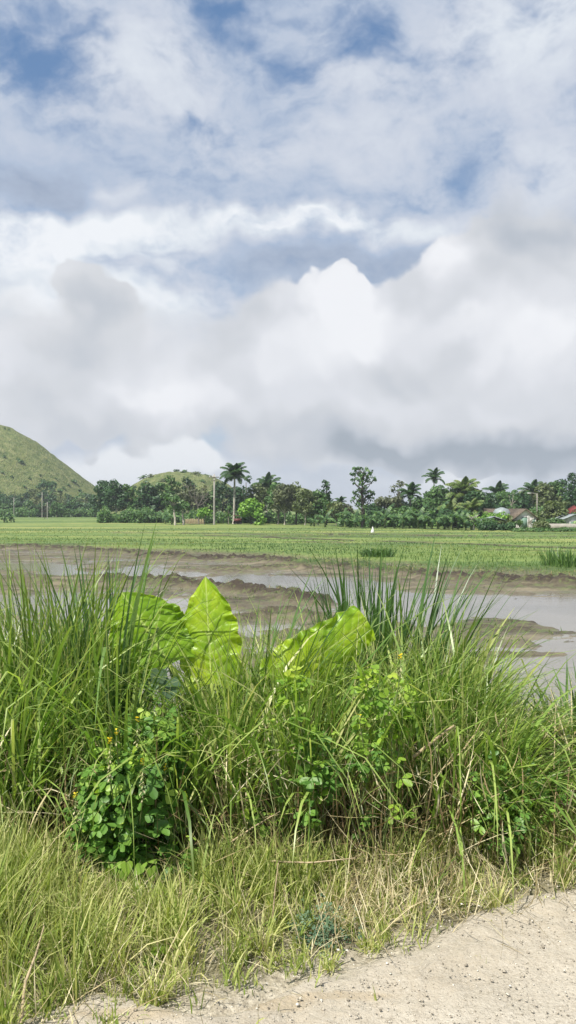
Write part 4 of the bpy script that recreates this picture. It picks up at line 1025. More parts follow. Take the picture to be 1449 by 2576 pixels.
VRY = np.array([2040, 2050, 2120, 2215, 2215, 2120, 2130, 2100, 2060, 1990, 1960])      # how high the verge grass reaches
def verge_cap(x, y): return np.maximum(.03, CAMH - (np.interp(x / y * FPX + CXP, VRX, VRY) - HZN) / FPX * y)
def top_z(x, y): return CAMH - (np.interp(x / y * FPX + CXP, TOPX, TOPY) - HZN) / FPX * y

def build_tall_grass():
    r = np.random.default_rng(21)
    n = 15500
    x = r.uniform(-2.6, 3.1, n); y = 3.72 + .10 * np.sin(x * 3) + r.random(n) ** 1.25 * 1.9 + .05 * x
    # grass stands in tussocks: pull most roots towards scattered centres
    tcx = r.uniform(-2.6, 3.1, 260); tcy = r.uniform(3.75, 5.6, 260)
    d = (x[:, None] - tcx) ** 2 + (y[:, None] - tcy) ** 2; j = d.argmin(1)
    pull = r.uniform(.35, .85, n); x = x + (tcx[j] - x) * pull; y = np.maximum(3.68, y + (tcy[j] - y) * pull)
    keep = r.random(n) < .35 + 1.2 * np.clip(fbm(x * 1.3, y * 1.3, 3) - .25, 0, 1)
    x, y, j = x[keep], y[keep], j[keep]; n = len(x)
    z = ground_z(x, y) - .02
    H = np.maximum(.25, top_z(x, y) - z)
    H *= r.choice([.55, .8, 1.0, 1.12], n, p=[.28, .32, .30, .10]) * r.uniform(.8, 1.05, n)
    az = r.uniform(0, 2 * PI, n); bias = r.random(n) < .33
    az[bias] = -PI / 2 + r.normal(size=bias.sum()) * .9                       # the front row falls towards the road
    ad = np.arctan2(y - tcy[j], x - tcx[j]); out = r.random(n) < .4; az[out] = ad[out] + r.normal(size=out.sum()) * .5
    lean = np.abs(r.normal(size=n)) * .13; bend = r.gamma(2.2, .48, n)
    fr = y < 4.0; bend[fr] += .25
    L = H * (1 + .22 * bend)
    kink = (r.uniform(.4, .8, n), np.where(r.random(n) < .18, r.uniform(.7, 2.0, n), 0))
    w = r.uniform(.005, .0205, n)
    base_r = (tcx[j] * 7.3 % 1) * .25
    g = blade_geo(x, y, z, L, az, lean, bend, w, 7, r, kink)
    tag(blade_obj('tall_grass', g, base_r + r.random(n) ** .95 * .78, M['tall']), 'dense tall green roadside grass with arching blades between road and paddies', 'tall grass', kind='stuff')
    # thin upright culms and wiry blades through the mass
    n = 2600; x = r.uniform(-2.4, 2.9, n); y = r.uniform(3.75, 5.2, n); z = ground_z(x, y)
    H = np.maximum(.2, (top_z(x, y) - z) * r.uniform(.6, 1.12, n))
    g = blade_geo(x, y, z, H * 1.05, r.uniform(0, 6.3, n), np.abs(r.normal(size=n)) * .12, r.random(n) * .5, r.uniform(.0025, .005, n), 5, r)
    tag(blade_obj('grass_stalks', g, r.random(n), M['verge']), 'thin yellow green stalks standing through the tall grass', 'grass stalks', kind='stuff')
    # dead material in the heart of the grass
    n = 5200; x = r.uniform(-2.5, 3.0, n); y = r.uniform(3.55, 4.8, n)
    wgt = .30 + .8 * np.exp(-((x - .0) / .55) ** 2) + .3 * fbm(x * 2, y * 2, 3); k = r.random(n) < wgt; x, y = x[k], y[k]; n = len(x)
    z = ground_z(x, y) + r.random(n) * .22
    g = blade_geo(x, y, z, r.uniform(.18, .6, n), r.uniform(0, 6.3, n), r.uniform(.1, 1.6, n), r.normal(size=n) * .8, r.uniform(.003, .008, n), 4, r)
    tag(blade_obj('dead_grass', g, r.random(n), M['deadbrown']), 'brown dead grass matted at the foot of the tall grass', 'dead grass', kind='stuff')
    n = 2400; x = r.uniform(-2.5, 3.0, n); y = r.uniform(3.5, 4.6, n); z = ground_z(x, y) + r.random(n) ** 1.5 * .5
    g = blade_geo(x, y, z, r.uniform(.12, .5, n), r.uniform(0, 6.3, n), r.uniform(.3, 1.7, n), r.normal(size=n) * .5, r.uniform(.003, .009, n), 4, r)
    tag(blade_obj('straw', g, r.random(n), M['straw']), 'pale straw blades fallen across the tall grass', 'straw', kind='stuff')
build_tall_grass()

def build_verge():
    r = np.random.default_rng(31)
    n = 2600; x = r.uniform(-2.3, 3.0, n); y = r.uniform(3.05, 3.75, n); k = (road_s(x, y) > .45) & ((np.abs(x / y * FPX + CXP - 320) > 110) | (y > 3.6)) & (r.random(n) < .3 + .7 * sst(fbm(x * 3 + 1, y * 3, 3), .4, .6)); x, y = x[k], y[k]; n = len(x)
    g = blade_geo(x, y, ground_z(x, y), r.uniform(.15, .46, n), r.uniform(0, 6.3, n), np.abs(r.normal(size=n)) * .2, r.gamma(2, .4, n), r.uniform(.003, .009, n), 6, r, (r.uniform(.4, .8, n), np.where(r.random(n) < .2, r.uniform(.6, 1.8, n), 0)))
    tag(blade_obj('medium_grass', g, r.random(n), M['verge']), 'knee high loose grass where the verge meets the tall grass', 'grass', kind='stuff')
    n = 66000
    x = r.uniform(-2.3, 3.0, n); y = r.uniform(1.9, 4.15, n); s = road_s(x, y)
    edge = .12 + .35 * (fbm(x * 2.1 + 3, y * 2.1, 4) - .5)
    leftness = sst(-x, -.3, .9)
    dens = sst(s, edge - .12 - .18 * leftness, edge + .22) * (.42 + .58 * sst(fbm(x * 4, y * 4, 3), .36, .54)) + .008
    k = (r.random(n) < dens) & (s > -.25) & (y < 4.0)
    x, y, s, edge = x[k], y[k], s[k], edge[k]; n = len(x)
    tcx = r.uniform(-2.3, 3, 700); tcy = r.uniform(1.9, 4.2, 700)
    j = np.empty(n, int)
    for q in range(0, n, 8000): j[q:q + 8000] = ((x[q:q + 8000, None] - tcx) ** 2 + (y[q:q + 8000, None] - tcy) ** 2).argmin(1)
    pl = r.uniform(.1, .7, n); x2 = x + (tcx[j] - x) * pl; y2 = y + (tcy[j] - y) * pl
    ok = road_s(x2, y2) > edge - .25; x, y = np.where(ok, x2, x), np.where(ok, y2, y)
    leftness = sst(-x, -.35, 1.0)
    z = ground_z(x, y); z = np.where(road_s(x, y) < .12, .0, z) - .01
    H = (.06 + (.17 + .10 * leftness) * sst(s, .0, .9) + .18 * leftness * sst(s, -.1, .35) + .14 * sst(y, 3.3, 3.8)) * r.uniform(.45, 1.5, n) * (.35 + 1.15 * ((tcx[j] * 13.7) % 1) ** 1.5)
    H = np.minimum(H, verge_cap(x, y) * r.uniform(.75, 1.2, n) * (.6 + .9 * fbm(x * 3.1, y * 3.1 + 5, 3)) + .02)
    az = r.uniform(0, 6.3, n); bend = r.gamma(2., .45, n)
    g = blade_geo(x, y, z, H, az, np.abs(r.normal(size=n)) * .25, bend, r.uniform(.0026, .0072, n), 4, r)
    tag(blade_obj('verge_grass', g, ((tcx[j] * 5.1) % 1) * .3 + r.random(n) * .7, M['verge']), 'short yellow green grass along the verge of the gravel road', 'grass', kind='stuff')
    n = 36000; x = r.uniform(-2.3, 3.0, n); y = r.uniform(1.9, 4.1, n); s = road_s(x, y)
    k = r.random(n) < sst(s, -.02, .30) * (.25 + .75 * sst(fbm(x * 3 + 7, y * 3, 3), .42, .6)) + .01 * (s > -.3); x, y = x[k], y[k]; n = len(x)
    z = np.where(road_s(x, y) < .12, .0, ground_z(x, y)) + r.random(n) * .05
    g = blade_geo(x, y, z, np.minimum(r.uniform(.05, .26, n), verge_cap(x, y) * 1.5), r.uniform(0, 6.3, n), r.uniform(.2, 1.6, n), r.normal(size=n) * .6, r.uniform(.0018, .0048, n), 3, r)
    tag(blade_obj('dry_verge_grass', g, r.random(n), M['straw']), 'dry straw coloured grass mixed through the verge', 'dry grass', kind='stuff')
build_verge()

def build_field_grass():
    r = np.random.default_rng(41)
    n = 5000; y = 9 + r.random(n) * 32; x = r.uniform(-.42, .42, n) * y; z, g_, bank, bun = ground_fields(x, y)
    k = (z > PAD + .02) & (r.random(n) < sst(fbm(x * .5 + 3, y * .9, 3), .5, .62) * .9) & (y > 8); x, y, z = x[k], y[k], z[k]
    m_ = 7; x = np.repeat(x, m_) + r.normal(size=len(x) * m_) * .05; y = np.repeat(y, m_) + r.normal(size=len(y) * m_) * .05; z = np.repeat(z, m_); n = len(x)
    g = blade_geo(x, y, z - .01, r.uniform(.03, .13, n), r.uniform(0, 6.3, n), r.uniform(.1, 1.0, n), r.random(n), r.uniform(.010, .02, n), 2, r)
    tag(blade_obj('mud_weeds', g, r.random(n), M['field']), 'sparse green weed tufts sprouting from the drying mud', 'weeds', kind='stuff')
    n = 60000; y = 24 + (r.random(n) ** 1.7) * 75; x = r.uniform(-.42, .42, n) * y
    z, g_, bank, bun = ground_fields(x, y)
    k = r.random(n) < g_ * (.35 + .65 * sst(fbm(x * .12, y * .3, 3), .35, .6)); x, y, z = x[k], y[k], z[k]; n = len(x)
    sc = y / 45
    g = blade_geo(x, y, z - .02, r.uniform(.07, .22, n) * np.clip(1.5 - y / 90, .6, 1.1), r.uniform(0, 6.3, n), np.abs(r.normal(size=n)) * .4, r.random(n), r.uniform(.018, .04, n) * sc, 2, r)
    tag(blade_obj('field_grass', g, np.clip((fbm(x * .1, y * .2, 3) - .5) * 2.2 + .28 + .45 * sst(-y, -46, -26) + r.normal(size=n) * .16, 0, 1), M['field']), 'low bright green grass and young rice covering the paddies', 'field grass', kind='stuff')
    n = 22000; y = 11 + r.random(n) * 45; x = r.uniform(-.42, .42, n) * y
    z, g_, bank, bun = ground_fields(x, y)
    k = (r.random(n) < np.clip(g_ * (1 - g_) * 4, 0, 1) * .8 + .75 * (bun > .10)) ; x, y, z = x[k], y[k], z[k]; n = len(x)
    g = blade_geo(x, y, z - .01, r.uniform(.05, .15, n), r.uniform(0, 6.3, n), r.uniform(.2, 1.3, n), r.random(n), r.uniform(.012, .022, n) * np.clip(y / 25, .6, 1.6), 2, r)
    tag(blade_obj('stubble', g, r.random(n), M['deadbrown']), 'brown stubble along the paddy banks and field edge', 'stubble', kind='stuff')
build_field_grass()

def clump(name, px, D, tops, label, n=60, rad=.10, w=(.009, .016), bend=.5, lean=.16, mat='tall', lo=.0, hi=.6, seed=0, seg=8, kinkp=.1, group=None, az0=None, cat='grass clump', base_z=None, azs=.8, minf=.5):
    """one tussock whose longest blades reach row tops"""
    r = np.random.default_rng(seed + 700)
    x0 = at_depth(px, D); z0 = float(ground_z(x0, D)[0]) if base_z is None else base_z
    H = CAMH - (tops - HZN) / FPX * D - z0
    a = r.uniform(0, 2 * PI, n); q = rad * r.random(n) ** .5
    az = a + r.normal(size=n) * .5
    if az0 is not None: az = az0 + r.normal(size=n) * azs
    h = H * (minf + (1 - minf) * r.random(n) ** .8); b = r.gamma(2, bend / 2, n)
    g = blade_geo(q * np.cos(a), q * np.sin(a), np.full(n, -.03), h * (1.02 + .18 * b), az, lean * np.abs(r.normal(size=n)), b, r.uniform(*w, n), seg, r,
                  (r.uniform(.45, .8, n), np.where(r.random(n) < kinkp, r.uniform(.6, 1.6, n), 0)), twist=.7)
    o = blade_obj(name, g, lo + (hi - lo) * r.random(n), M[mat]); o.location = (x0, D, z0)
    tag(o, label, cat, group)
    return o
G1 = 'tall grass clumps by the road'
clump('grass_clump', 100, 4.45, 1345, 'tall green grass tussock with arching blades, farthest left', n=210, rad=.20, bend=.7, lean=.2, w=(.010, .019), hi=.5, seed=1, group=G1)
clump('grass_clump', 18, 4.3, 1390, 'green grass tussock cut by the left edge of the photo', n=130, rad=.18, bend=.8, lean=.2, w=(.009, .018), hi=.6, seed=2, group=G1)
clump('grass_clump', 195, 4.6, 1350, 'tall tussock of mid green blades between the two tallest left tufts', n=120, rad=.14, bend=.5, lean=.14, w=(.010, .019), hi=.5, seed=3, group=G1)
clump('grass_clump', 272, 4.25, 1318, 'upright dark green tussock left of the elephant ear leaves, its tips the highest', n=120, rad=.11, bend=.33, lean=.11, w=(.013, .024), mat='reed', hi=.9, seed=4, group=G1, kinkp=.05, minf=.35)
clump('grass_clump', 618, 4.35, 1352, 'wispy clump leaning right between the upright leaf and the drooping leaf', n=60, rad=.13, bend=.45, lean=.28, w=(.010, .020), mat='reed', seed=5, group=G1, az0=.1, azs=.5, hi=.7)
clump('grass_clump', 690, 4.1, 1500, 'arching tuft left of the right elephant ear leaf', n=50, rad=.16, bend=.7, lean=.25, w=(.006, .014), seed=20, group=G1, hi=.9)
clump('grass_clump', 740, 4.15, 1470, 'loose wispy tuft crossing in front of the right elephant ear leaf', n=60, rad=.2, bend=.6, lean=.25, w=(.005, .011), seed=17, group=G1, hi=.8)
clump('grass_clump', 845, 4.15, 1500, 'loose tuft in front of the right end of the right elephant ear leaf', n=50, rad=.16, bend=.6, lean=.25, w=(.005, .011), seed=18, group=G1, hi=.8)
clump('grass_clump', 400, 4.05, 1560, 'thin arching tuft in front of the leftmost elephant ear leaf', n=34, rad=.14, bend=.8, lean=.3, w=(.004, .009), seed=19, group=G1, hi=.8)
clump('grass_clump', 560, 4.15, 1520, 'low green grass tuft in front of the upright elephant ear leaf', n=70, rad=.16, bend=.7, lean=.2, seed=6, group=G1)
clump('reed_clump', 905, 5.3, 1352, 'tall blue green reeds standing straight behind the drooping leaf', n=100, rad=.20, bend=.26, lean=.08, w=(.014, .026), mat='reed', seed=7, group=G1, cat='reeds', kinkp=.04)
clump('reed_clump', 985, 5.1, 1378, 'dark green reeds with bent tips right of the straight blue green reeds', n=120, rad=.22, bend=.55, lean=.14, w=(.012, .022), mat='reed', seed=8, group=G1, cat='reeds')
clump('grass_clump', 1030, 4.9, 1345, 'clump of long blades fanning up to the right above the water', n=60, rad=.14, bend=.4, lean=.33, w=(.011, .020), mat='reed', seed=9, group=G1, az0=.0, azs=.4, hi=.8)
clump('grass_clump', 1090, 4.4, 1500, 'thick green tussock right of the reeds', n=190, rad=.22, bend=.9, lean=.22, w=(.009, .018), seed=10, group=G1, az0=-.3, azs=1.2)
clump('grass_clump', 1110, 4.2, 1590, 'big arching grass tussock bowing over to the right above the straw heap', n=230, rad=.16, bend=1.25, lean=.42, w=(.008, .015), seed=11, group=G1, az0=-.35, azs=.7, lo=.2, hi=.75)
clump('grass_clump', 1185, 3.95, 1700, 'light green grass tussock trailing its blades down towards the road', n=200, rad=.15, bend=1.4, lean=.4, w=(.007, .013), seed=12, group=G1, az0=-.5, azs=.8, lo=.3, hi=.8)
clump('grass_clump', 1460, 4.5, 1660, 'grass clump with broad dark blades cut by the right edge', n=110, rad=.2, bend=.6, lean=.25, w=(.014, .028), mat='reed', seed=13, group=G1, hi=1)
clump('grass_clump', 1400, 3.95, 1880, 'fine arching grass tussock in the lower right', n=220, rad=.16, bend=1.4, lean=.4, w=(.005, .010), seed=14, group=G1, az0=-.8, azs=1.0, lo=.4, hi=.85)
clump('grass_clump', 1425, 33.5, 1374, 'dark green reed patch on the field edge at the right', n=260, rad=1.0, bend=.6, lean=.25, w=(.03, .05), mat='reed', seed=15, group='clumps on the field edge', seg=4, hi=1)
clump('grass_clump', 950, 40, 1372, 'dark round grass clump on the field behind the reeds', n=260, rad=.8, bend=.9, lean=.3, w=(.03, .055), mat='reed', seed=16, group='clumps on the field edge', seg=4)
for k, (px, D, top, lab) in enumerate([(830, 2.93, 2380, 'dry golden grass tuft at the road edge, lowest in the centre'), (925, 3.05, 2330, 'small spiky grass tuft at the road edge right of the golden tuft'),
                                       (388, 2.72, 2390, 'straw coloured grass tuft on the gravel at the lower left'), (1250, 3.35, 2170, 'small green tuft on the verge at the right'),
                                       (655, 3.02, 2250, 'upright yellow green tuft beside the small grey weeds'), (250, 2.95, 2210, 'tall thin yellow green tuft in the lower left verge')]):
    clump('grass_tuft', px, D, top, lab, n=70, rad=.03, bend=.7, lean=.5, w=(.003, .006), mat='verge', lo=.3, hi=1, seed=30 + k, group='small tufts on the verge', seg=5, base_z=.0, minf=.4)

# broad fan of blades above the right tussock
clump('broad_leaf_grass', 1115, 4.55, 1525, 'fan of broad light green blades beside the water right of the reeds', n=26, rad=.05, bend=.25, lean=.35, w=(.03, .045), mat='verge', lo=0, hi=.4, seed=50, group=None, az0=.0, azs=.6, cat='broad grass')

# ---- elephant ear
def ear_leaf(name, tip, base, D, wid, label, seed, roll=0., cup=.25, parent=None, tilt=0., droop=0., shape=None):
    """tip, base: (column, row); D depth; wid = half width over length"""
    r = np.random.default_rng(seed)
    P = lambda p, d: np.array([at_depth(p[0], d), d, CAMH - (p[1] - HZN) / FPX * d])
    T, B = P(tip, D[0]), P(base, D[1]); A = B - T; L = np.linalg.norm(A); A /= L
    view = np.array([0, -1.0, 0.15]); view /= np.linalg.norm(view)
    Sd = np.cross(A, view); Sd /= np.linalg.norm(Sd); N = np.cross(Sd, A)
    c, s_ = math.cos(roll), math.sin(roll); Sd, N = Sd * c + N * s_, N * c - Sd * s_
    nu, nv = 90, 41
    u = np.linspace(0, 1, nu)[:, None]; v = np.linspace(-1, 1, nv)[None]
    prof = np.interp(u, *(shape or ([0, .03, .10, .22, .40, .60, .78, .90, 1.0], [.0, .10, .30, .58, .86, 1.0, .98, .86, .60])))
    ruff = 1 + .034 * np.sin(u * 34 + 1.5 * np.sign(v)) + .014 * np.sin(u * 61 + seed)
    W = prof * wid * L * (1 + (ruff - 1) * np.abs(v) ** 3)
    X = v * W
    # side veins run from the rib out towards the tip; the blade puckers between them
    ph = (u + np.abs(v) * .16) * 11
    pucker = (np.abs(np.sin(ph * PI + 1.5 * (fbm(u * 6 + seed, v * 3 + 2, 3) - .5))) ** .6) * .006 * np.abs(v) ** .4 * (1 - np.abs(v) ** 6)
    edge = .026 * np.sin(u * 24 + 9 * (fbm(u * 4 + seed, v + 2, 2) - .5) * 2 + v * 3 + seed) * np.abs(v) ** 3 + .008 * np.sin(u * 90 + seed * 2) * np.abs(v) ** 5
    Z = -cup * np.abs(X) ** 1.4 + pucker * prof + edge * prof + .022 * (fbm(u * 7 + seed, v * 3.5 + 3, 4) - .5) * prof
    Z = Z - droop * (1 - u) ** 2 * L
    Y = u * L + .10 * L * np.abs(v) ** 2 * sst(u, .7, 1)         # basal lobes
    V = (T + Y[..., None] * A + X[..., None] * Sd + Z[..., None] * N).reshape(-1, 3)
    i = np.arange(nu - 1)[:, None] * nv; j = np.arange(nv - 1)[None]
    F = np.stack([i + j, i + j + 1, i + nv + j + 1, i + nv + j], -1).reshape(-1, 4)
    vein = np.clip(1 - np.abs(np.sin(ph * PI)) * 7 * (.5 + np.abs(v)), 0, 1) * (1 - .6 * np.abs(v)) + 0 * u
    vein = np.maximum(vein, np.clip(1 - np.abs(X) / .006, 0, 1))
    me = mesh(name, V, F, {'vein': vein.ravel(), 'rnd': (fbm(u * 5 + seed, v * 2 + 1 + seed, 3) * (.55 if seed == 1 else 1)).ravel(), 'tt': (np.abs(v) + 0 * u).ravel()}, True)
    o = link(name, me, M['ear'], parent)
    if label: o['label'] = label
    mid = [T + A * (L * q) + N * (-.004 - droop * (1 - q) ** 2 * L) for q in np.linspace(.02, 1, 14)]
    b = MB(); b.tube(mid, np.linspace(.0012, .006, 14), 7, rnd=0, tt=0); b.build('midrib', M['rib'], o)
    return B, A
def build_ear():
    m, t, bs = mat_new('elephant_ear_leaf')
    c = ramp(t, attr(t, 'rnd'), [(.25, (.17, .33, .018)), (.5, (.29, .46, .020)), (.75, (.40, .54, .03))])
    tc = t.new('ShaderNodeTexCoord').outputs['Object']; n = t.noise(tc, 38, 4, .6)
    c = t.mix(t.ss(n, .3, .7, 0, .35), c, (.22, .36, .02))
    c = t.mix(t.m('MULTIPLY', attr(t, 'vein'), .75), c, (.56, .66, .22))
    c = t.mix(t.ss(attr(t, 'tt'), .95, 1.0, 0, .5), c, (.42, .46, .14))
    c = t.mix(t.ss(t.noise(tc, 55, 3, .6), .69, .73, 0, .8), c, (.22, .15, .05))
    t.l.new(c, bs.inputs['Base Color']); bs.inputs['Roughness'].default_value = .36; bs.inputs['Specular IOR Level'].default_value = .4
    bump(t, bs, t.m('ADD', n, t.m('MULTIPLY', attr(t, 'vein'), -1.0)), .35, .004)
    tr = t.new('ShaderNodeBsdfTranslucent'); t.l.new(t.mix(1.0, c, (1.5, 1.3, .5), 'MULTIPLY'), tr.inputs[0])
    ms = t.new('ShaderNodeMixShader'); ms.inputs[0].default_value = .42
    t.l.new(bs.outputs[0], ms.inputs[1]); t.l.new(tr.outputs[0], ms.inputs[2]); t.l.new(ms.outputs[0], t.n['Material Output'].inputs[0])
    M['ear'] = m
    M['rib'] = simple('leaf_rib', (.42, .52, .12), .5, .1, 20, 0)
    D0 = 4.28; x0 = at_depth(560, D0 + .1); z0 = float(ground_z(x0, D0 + .1)[0])
    root = empty('elephant_ear_plant', (x0, D0 + .1, z0)); tag(root, 'elephant ear plant with three huge bright yellow green leaves rising from the grass', 'elephant ear')
    bpy.context.view_layer.update()
    offs = np.array(root.location)
    specs = [((306, 1490), (428, 1672), (4.30, 4.22), .50, 'leftmost leaf, darker green and folded at its lower right', 1, .25, .5, .0, None),
             ((516, 1450), (532, 1720), (4.36, 4.26), .30, 'middle leaf, upright and pointed, lit bright yellow green', 2, -.05, .3, .02, None),
             ((924, 1562), (700, 1722), (4.42, 4.25), .27, 'right leaf, tipped over sideways with a blunt pale top edge', 3, .15, .25, .0,
              ([0, .015, .04, .12, .25, .45, .65, .8, .92, 1.0], [.45, .66, .70, .72, .78, .90, .98, 1.0, .9, .6])),
             ((690, 1640), (820, 1760), (4.5, 4.4), .45, 'lower leaf half hidden in the grass beneath the right leaf', 4, .1, .2, .0, None)]
    for k, (tp, bp, D, wd, lab, sd_, roll, cup, dr, shp) in enumerate(specs):
        B, A = ear_leaf('leaf', tp, bp, D, wd, lab, sd_, roll, cup, root, 0, dr, shp)
        lf = [o for o in root.children][-1]
        b = MB(); e = B; p0 = np.array([x0 + .05 * (k - 1), D0 + .12, z0]); mid_ = (p0 + e) / 2 + np.array([0, .06, .12])
        tt = np.linspace(0, 1, 10)[:, None]; P = (1 - tt) ** 2 * p0 + 2 * tt * (1 - tt) * mid_ + tt ** 2 * e
        b.tube(P, np.linspace(.022, .009, 10), 8, rnd=0, tt=0); b.build('stalk', M['rib'], root)
    for o in list(root.children): o.location = -offs
    # parts were laid out in world space: bring them home to the root
build_ear()

# ---- rattlepod shrubs with three-part leaves
def leaflet(b_, c, a, nrm, L, wd, rv):
    """obovate, folded leaflet: 8 points"""
    a = a / np.linalg.norm(a); s = np.cross(nrm, a); s /= np.linalg.norm(s) + 1e-9; nn = np.cross(a, s)
    pts = [(0, 0, 0), (.35, .36, .05), (.7, .5, .08), (.93, .26, .04), (1.0, 0, -.03), (.93, -.26, .04), (.7, -.5, .08), (.35, -.36, .05)]
    V = [c + a * L * p[0] + s * wd * p[1] + nn * L * p[2] for p in pts]
    V += [c + a * L * .5]
    b_.append((V, [[0, 1, 2, 8], [8, 2, 3, 4], [8, 4, 5, 6], [0, 8, 6, 7]], rv))
def flush(lst, name, mat, parent):
    V = np.array([v for e in lst for v in e[0]]); k = len(lst[0][0])
    F = np.concatenate([np.array(e[1]) + i * k for i, e in enumerate(lst)])
    rn = np.repeat([e[2] for e in lst], k)
    return link(name, mesh(name, V, F, {'rnd': rn, 'tt': np.zeros(len(V))}), mat, parent)
def shrub3(px, D, rows, halfw, label, n=420, mat='pulse', L=.040, spikes=(), seed=0, lime=0.25, tall=False, name='rattlepod_shrub'):
    r = np.random.default_rng(seed + 60)
    x0 = at_depth(px, D); z0 = float(ground_z(x0, D)[0]); top, bot = [CAMH - (q - HZN) / FPX * D - z0 for q in rows]; W = halfw / FPX * D
    root = empty(name, (x0, D, z0)); tag(root, label, 'shrub', 'leafy shrubs with three-part leaves')
    st = MB(); tips = []
    nb = max(4, int(n / 42))
    for k in range(nb):
        a = r.uniform(0, 2 * PI); q = r.uniform(.2, .95); zt = bot + (top - bot) * (1 - .45 * q * r.random()) * r.uniform(.6, 1)
        e = np.array([math.cos(a) * W * q, math.sin(a) * W * .7 * q, zt]); P = limb_path((e[0] * .15, e[1] * .15, -.02), e, r, .12, 6)
        st.tube(P, np.linspace(.0045, .0016, 6), 5, rnd=.5, tt=0.); tips.append(P)
    st.build('stem', M['stem'], root)
    ls = []
    for k in range(n):
        P = tips[r.integers(nb)]; f = r.uniform(.0, 1); zz = bot + (top - bot) * f ** .8
        # near the surface of the bush
        a = r.uniform(0, 2 * PI); rad = math.sqrt(r.uniform(.25, 1)); prof = math.sin(PI * min(.97, .18 + .72 * f)) ** .6
        lump = .75 + .5 * math.sin(a * 3 + f * 7 + seed) ** 2; c = np.array([math.cos(a) * W * rad * prof * lump, math.sin(a) * W * .75 * rad * prof * lump, zz + r.normal() * .03])
        if r.random() < .35: c = P[r.integers(2, 6)] + r.normal(size=3) * .03
        out = np.array([c[0], c[1], 0]) / (W + 1e-6); d = out + r.normal(size=3) * .5 + np.array([0, -.25, -.1]); d /= np.linalg.norm(d)
        nrm = np.array([0, -.25, 1.0]) + out * .5 + r.normal(size=3) * .35
        nrm -= nrm.dot(d) * d; nrm /= np.linalg.norm(nrm); sd_ = np.cross(nrm, d)
        sz = L * r.uniform(.65, 1.2) * (1.15 - .45 * f); rv = np.clip(r.random() * .75 + (f > .75) * lime, 0, 1)
        for ang_ in (-1.05, 0, 1.05):
            dd = d * math.cos(ang_) + sd_ * math.sin(ang_) - nrm * r.uniform(.0, .35)
            leaflet(ls, c + dd * .004, dd, nrm + r.normal(size=3) * .12, sz * (1.1 if ang_ == 0 else .95), sz * .62, rv)
    flush(ls, 'foliage', M[mat], root)
    for (sx, stop, sbot, nf) in spikes:
        x = at_depth(sx, D - W * .9) - x0; zt, zb = [CAMH - (q - HZN) / FPX * (D - W * .9) - z0 for q in (stop, sbot)]; y = -W * .9
        sp = MB(); sp.tube([(x * .8, y * .7, zb - .12), (x, y, zb), (x + .004, y, zt)], [.003, .0025, .0015], 5, rnd=.5, tt=0.)
        spo = sp.build('flower_spike', M['stem'], root)
        fl = []; m_ = 16
        for k in range(nf * 2):
            f = r.random(); a = r.uniform(0, 6.3); d = np.array([math.cos(a), math.sin(a), .5]); c = np.array([x, y, zt - .028 * f + .004])
            leaflet(fl, c, d, np.array([0, 0, 1.]) + r.normal(size=3) * .5, .012 * r.uniform(.7, 1.2), .009, r.random())
        flush(fl, 'blossom', M['flower'], spo)
        pd = []
        for k in range(int((zt - zb) / .0045)):
            f = (k + .5) * .0045; a = k * 2.4; d = np.array([math.cos(a), math.sin(a), -.9]); c = np.array([x, y, zt - .04 - f])
            if c[2] < zb: break
            leaflet(pd, c, d, np.array([d[0], d[1], .6]), .020 * r.uniform(.6, 1.2), .007, r.random())
        if pd: flush(pd, 'seed_pods', M['pod'], spo)
    return root
shrub3(315, 3.56, (1900, 2205), 116, 'large dark green leafy shrub with yellow flower spikes in the lower left', n=560, seed=1, L=.054,
       spikes=[(275, 1858, 1960, 7), (358, 1912, 2015, 6), (188, 1998, 2060, 5), (292, 1838, 1870, 4)])
shrub3(392, 3.70, (1795, 1950), 75, 'smaller leafy shrub with a pale flower spike rising behind the large one', n=170, seed=2, L=.048, spikes=[(345, 1808, 1880, 5), (415, 1925, 1960, 3)])
shrub3(800, 3.64, (1850, 2000), 52, 'green leafy sprig hanging in the middle of the grass with lime tips', n=70, seed=3, L=.050, lime=.3)
shrub3(955, 3.66, (1690, 1870), 66, 'light green leafy shrub with a yellow flower in the right of the centre', n=80, mat='lime', seed=4, L=.048, spikes=[(1007, 1650, 1700, 6), (905, 1800, 1816, 2)])
shrub3(735, 3.68, (1690, 1760), 38, 'small lime green sprig below the upright wispy grass in the centre', n=42, mat='lime', seed=5, L=.044)
shrub3(670, 3.66, (1815, 1850), 26, 'tiny lime sprig left of the hanging leafy sprig', n=18, mat='lime', seed=6, L=.026)
shrub3(930, 3.66, (1850, 1960), 60, 'dark green leafy sprig under the light green shrub', n=70, seed=7, L=.034)
shrub3(1300, 3.72, (1930, 2130), 110, 'dark low leafy weeds in the shade at the lower right', n=150, seed=8, L=.038, lime=0)
shrub3(20, 3.8, (1960, 2090), 50, 'dark leafy weed at the left edge', n=60, seed=9, L=.030)
shrub3(1440, 3.8, (1940, 2120), 70, 'dark leafy weeds at the right edge', n=120, seed=10, L=.030, lime=0)
shrub3(640, 3.7, (2010, 2080), 36, 'thin light green weed with spaced leaves in the brown thatch', n=22, mat='lime', seed=11, L=.030)
shrub3(800, 3.12, (2300, 2400), 95, 'low grey green creeping weeds by the road edge', n=260, mat='grey', seed=12, L=.018, name='creeping_weed')
shrub3(455, 3.45, (2120, 2190), 50, 'green weed to the right of the foot of the large shrub', n=46, seed=13, L=.028)
shrub3(160, 3.0, (2380, 2480), 70, 'small dark green weeds in the lower left verge', n=70, seed=14, L=.022, name='creeping_weed')

